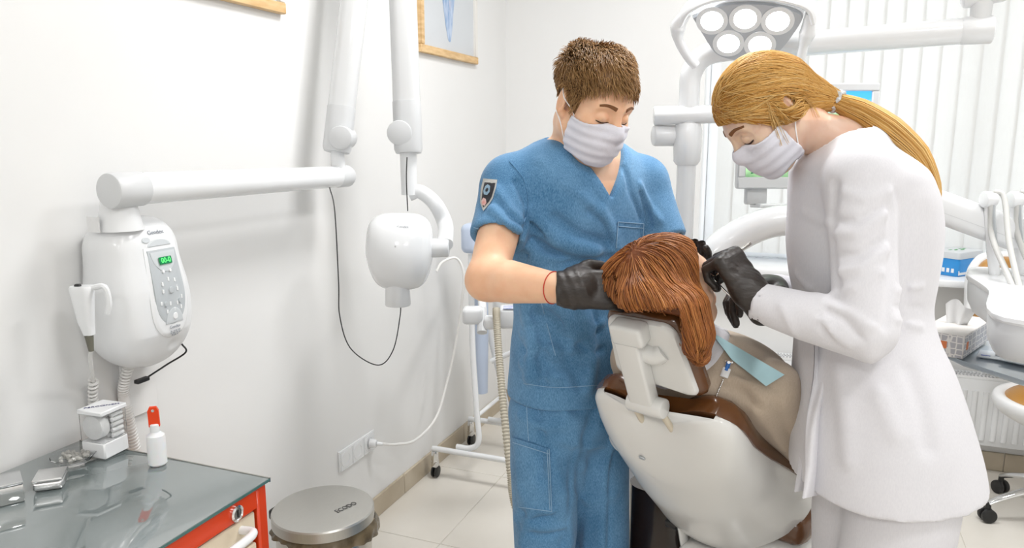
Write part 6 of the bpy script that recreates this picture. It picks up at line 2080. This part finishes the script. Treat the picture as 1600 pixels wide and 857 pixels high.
# loose front flaps of the coat
for k, (c0, c1, y0, y1, tt) in enumerate(((1286, 1268, 540, 778, 1.40), (1270, 1258, 545, 768, 1.47))):
    def flap(u, v, c0=c0, c1=c1, y0=y0, y1=y1, tt=tt):
        pxx = (c0 + (c1 - c0) * v) + (u - .5) * (26 + 4 * v) + 2.5 * sin(9 * v + k)
        return at(pxx, y0 + (y1 - y0) * (v - .03 * (u - .3) * v), tt + .014 * sin(5 * u + 4 * v) + (u - .5) * .02)
    g = superpatch(flap, 10, 40)
    obj('coat_flap', join(g, (g[0] + FWH * .003, g[1])), M_COAT, coat, sharp=80)
# trousers
wl1, wl2 = at(1352, 850, 1.40) * V(1, 1, 0), at(1378, 850, 1.58) * V(1, 1, 0)
def f_wp(P):
    d = None
    for Fo, dy in ((wl1, -.072), (wl2, .072)):
        Hh = V(*(wcs[0] + FWH * dy)[:2], .84)
        K = Hh * .45 + Fo * .55 - RIGHT * .03 + V(0, 0, .06)
        e = sd_chain(P, [Hh, Hh - V(0, 0, .14) - RIGHT * .006, K, Fo + V(0, 0, .12), Fo + V(0, 0, .03)], [.098, .096, .082, .078, .085])
        d = e if d is None else smin(d, e, .03)
    return smax(smax(d, .02 - P[:, 2], .01), P[:, 2] - .90, .01) - .004 * noise3(P * V(1, 1, .5), 24, 43)
lo = np.minimum(wl1, wl2) - V(.22, .2, 0); hi = np.maximum(wl1, wl2) + V(.22, .2, 0); lo[2] = .01; hi[2] = .92
fmesh('trousers', f_wp, lo, hi, .008, M_COAT, wom, margin=.014)
for Fo in (wl1, wl2):
    def fs(P, Fo=Fo):
        q = (P - Fo) @ np.stack([FWH, -RIGHT, V(0, 0, 1)], 1)
        return smax(smin(sd_ell(q, (0, .05, .03), (.04, .11, .035)), sd_ell(q, (0, -.03, .045), (.036, .045, .045)), .03), -q[:, 2] + .002, .006)
    fmesh('shoe', fs, Fo - V(.17, .17, 0), Fo + V(.17, .17, .1), .008, M_WHITE, wom)
# gloves: near (left) hand working at the mouth, far hand steadying
gx = unit(at(1136, 402, 1.40) - at(1176, 466, 1.385)); gz = unit(UP * .3 + RIGHT * .55 - FWD * .75); gz = unit(gz - gx * (gz @ gx))
gy = np.cross(gx, gz)
if gy @ UP < 0: gy = gy
GW = np.stack([gx, gy, gz], 1)
gB = at(1177, 466, 1.385)
def f_gl1(P):
    d = hand_sdf(P, gB, GW, [(78, 60, 25), (84, 64, 30), (86, 68, 36), (84, 70, 40)], .35, thumb=[(.018, .030, -.008), (.045, .044, -.030), (.066, .036, -.056), (.078, .022, -.074)], r=1.0)
    cu = unit(wW - wE)
    c = sd_cone(P, wW - cu * .03, gB + gx * .02, .0255, .028)
    d = smin(d, c, .015)
    q = (P - gB) @ GW
    return d - .0011 * np.sin(q @ V(260, 330, 0) + 2 * np.sin(q[:, 1] * 90)) * np.exp(-((q[:, 0] - .045) / .03) ** 2) * (q[:, 2] > 0)
fmesh('glove', f_gl1, gB - .15, gB + .15, .0034, M_GLOVE, wom)
hx2 = unit(at(1128, 450, 1.52) - wW2); hz2 = unit(UP * .8 + FWD * .2); hz2 = unit(hz2 - hx2 * (hz2 @ hx2)); hy2 = np.cross(hx2, hz2) * -1
GW2 = np.stack([hx2, hy2, hz2], 1)
def f_gl2(P): return smin(hand_sdf(P, wW2, GW2, [(20, 40, 25), (30, 45, 25), (40, 50, 30), (45, 50, 30)], .5), sd_cone(P, wW2 - hx2 * .03, wW2 + hx2 * .02, .028, .028), .01)
fmesh('glove', f_gl2, wW2 - .17, wW2 + .17, .0042, M_GLOVE, wom)
# face details
for s in (1, -1):
    obj('eyelash', lashes(f_wombody, wM, wHc, s, wom, wid=.0018), M_LASH, wom)
    obj('eyebrow', brow(f_wombody, wM, wHc, s), M_BROW, wom)
mask_part(f_wombody, wM, wHc, wom, sc=.885)
# blonde hair drawn back into a low ponytail
M_HW = hair_mat('blonde_hair', srgb(222, 172, 92), srgb(190, 132, 56), srgb(242, 208, 146))
tie = at(1303, 157, 1.47)
tail = [tie, at(1342, 175, 1.45), at(1388, 206, 1.42), at(1429, 245, 1.40), at(1455, 292, 1.39), at(1463, 328, 1.39)]
trad = [.014, .023, .027, .024, .015, .005]
def w_hairreg(q):
    y = q[:, 1]
    zl = np.interp(y, [-.14, -.085, -.05, -.02, .01, .030, .045, .060, .080, .10], [-.085, -.075, -.058, -.046, -.030, -.012, .012, .036, .056, .064])
    return zl * .885 - q[:, 2]
def f_wcap(P):
    q = (P - wHc) @ wM
    d = smin(f_womhead(P) - .005, sd_ell(q, (0, -.012, .034), (.071, .084, .073)), .02)
    return smax(d, w_hairreg(q), .010)
def f_whair(P):
    d = f_wcap(P)
    b = sd_cone(P, wHc + wM @ V(0, -.06, -.005), tie, .056, .018)
    d = smin(d, smax(b, w_hairreg((P - wHc) @ wM) - .05, .01), .03)
    q = (P - wHc) @ wM
    m = np.column_stack([np.abs(q[:, 0]), q[:, 1], q[:, 2]])
    d = smax(d, -sd_ell(m, (.080, -.016, .004), (.03, .013, .016)), .006)
    return d - .0012 * noise3(q * V(1, .35, 1), 180, 51)
hairw = fmesh('hair', f_whair, wHc - V(.17, .17, .16), tie + V(.16, .14, .10), .0036, M_HW, wom)
def f_tail(P):
    pts = smooth_path(tail, 14); rd = np.interp(np.linspace(0, 1, 14), np.linspace(0, 1, 6), trad)
    return sd_chain(P, pts, rd) - .002 * noise3(P, 120, 52)
tl = fmesh('ponytail', f_tail, np.min(tail, 0) - .06, np.max(tail, 0) + .06, .005, M_HW, wom)
vq, fq = mesh_field(f_whair, wHc - V(.15, .15, .14), wHc + V(.15, .15, .14), .007)
r_ = np.random.default_rng(4)
sd = vq[r_.integers(0, len(vq), 5200)] + r_.normal(size=(5200, 3)) * .003
sd = sd[w_hairreg((sd - wHc) @ wM) < .002]
def w_dir(P):
    b = tie - P
    l = np.linalg.norm(b, axis=1)[:, None]
    return b / (l + .005) + wM[:, 2] * 0.12 * np.clip(l / .15, 0, 1)
sv, sq = flow_strands(f_whair, sd, w_dir, 9, .012, .0010, .0008, jit=.10)
fast_obj('hair_strands', sv, sq, M_HW, hairw, TINT)
n = 1100
tp2 = smooth_path(tail, 16); rd2 = np.interp(np.linspace(0, 1, 16), np.linspace(0, 1, 6), trad)
T2 = np.gradient(tp2, axis=0); T2 /= np.linalg.norm(T2, axis=1)[:, None]
fx = np.array([frame_from(t, FWH)[:, 0] for t in T2]); fy = np.cross(T2, fx)
ang = r_.uniform(0, 2 * pi, n); rho = r_.uniform(.75, 1.12, n); ph = r_.normal(size=n) * .25
Pm = tp2[None] + (rd2[None, :, None] * rho[:, None, None]) * (np.cos(ang[:, None] + ph[:, None] * np.linspace(0, 1, 16))[..., None] * fx[None] + np.sin(ang[:, None] + ph[:, None] * np.linspace(0, 1, 16))[..., None] * fy[None])
sv, sq = strands(Pm, np.r_[.0004, np.full(13, .0009), .0007, .0003])
fast_obj('ponytail_strands', sv, sq, M_HW, tl, TINT)
tr_ = frame_from(unit(tail[1] - tail[0]))
obj('hair_tie', xf(join(*[sweep(np.array([V((.019 + .002 * sin(9 * a)) * cos(a), (.019 + .002 * sin(9 * a)) * sin(a), .004 * k + .002 * sin(5 * a)) for a in np.linspace(0, 2 * pi, 40)]), .0038, 8) for k in (-1, 0, 1)]), tr_, tie + unit(tail[1] - tail[0]) * .004), mat('clear_grey_tie', srgb(206, 208, 210), .25, var=.1), wom)
# loose strands at the temple
for k, pts in enumerate(([(1200, 160), (1206, 190), (1214, 215), (1219, 236)], [(1196, 158), (1212, 188), (1224, 214), (1230, 226)], [(1255, 150), (1270, 168), (1278, 184)], [(1210, 150), (1180, 170), (1150, 178), (1122, 184)])):
    P = sight(lambda P: np.minimum(f_whair(P), f_wombody(P)), dense(pts, 14), .003, .9)
    r_k = np.random.default_rng(60 + k)
    j = r_k.normal(size=(9, 1, 3)) * .0016 + np.linspace(0, 1, 14)[None, :, None] * r_k.normal(size=(9, 1, 3)) * .003
    sv, sq = strands(P[None] + j - FWH * .001, np.r_[.0002, np.full(12, .00045), .0002])
    fast_obj('loose_lock', sv, sq, M_HW, hairw, np.clip(TINT * .5 + .5, 0, 1))
# instruments held at the mouth
pb_ = thing('dental_probe', 'steel dental probe held in the woman\'s near gloved hand', 'instrument', at(1140, 420, 1.41))
obj('handle', sweep(smooth_path([at(1172, 381, 1.45), at(1145, 400, 1.42), at(1128, 420, 1.40)], 20), .0034, 10), M_STEEL, pb_)
obj('tip', sweep(smooth_path([at(1128, 420, 1.40), at(1118, 430, 1.41), at(1110, 428, 1.42)], 14), np.linspace(.0025, .0008, 14), 8), M_CHROME, pb_)
mi = thing('mouth_mirror', 'chrome mouth mirror at the patient\'s lips', 'instrument', at(1112, 432, 1.44))
obj('handle', sweep(smooth_path([at(1150, 470, 1.46), at(1128, 450, 1.45), at(1112, 432, 1.44)], 14), .0026, 10), M_CHROME, mi)
obj('mirror_disc', xf(lathe([(.0105, -.001), (.0115, 0), (.0105, .0015), (.001, .0016)], 20, frame_from(unit(-FWD + RIGHT * .4))), None, at(1109, 427, 1.435)), M_CHROME, mi)
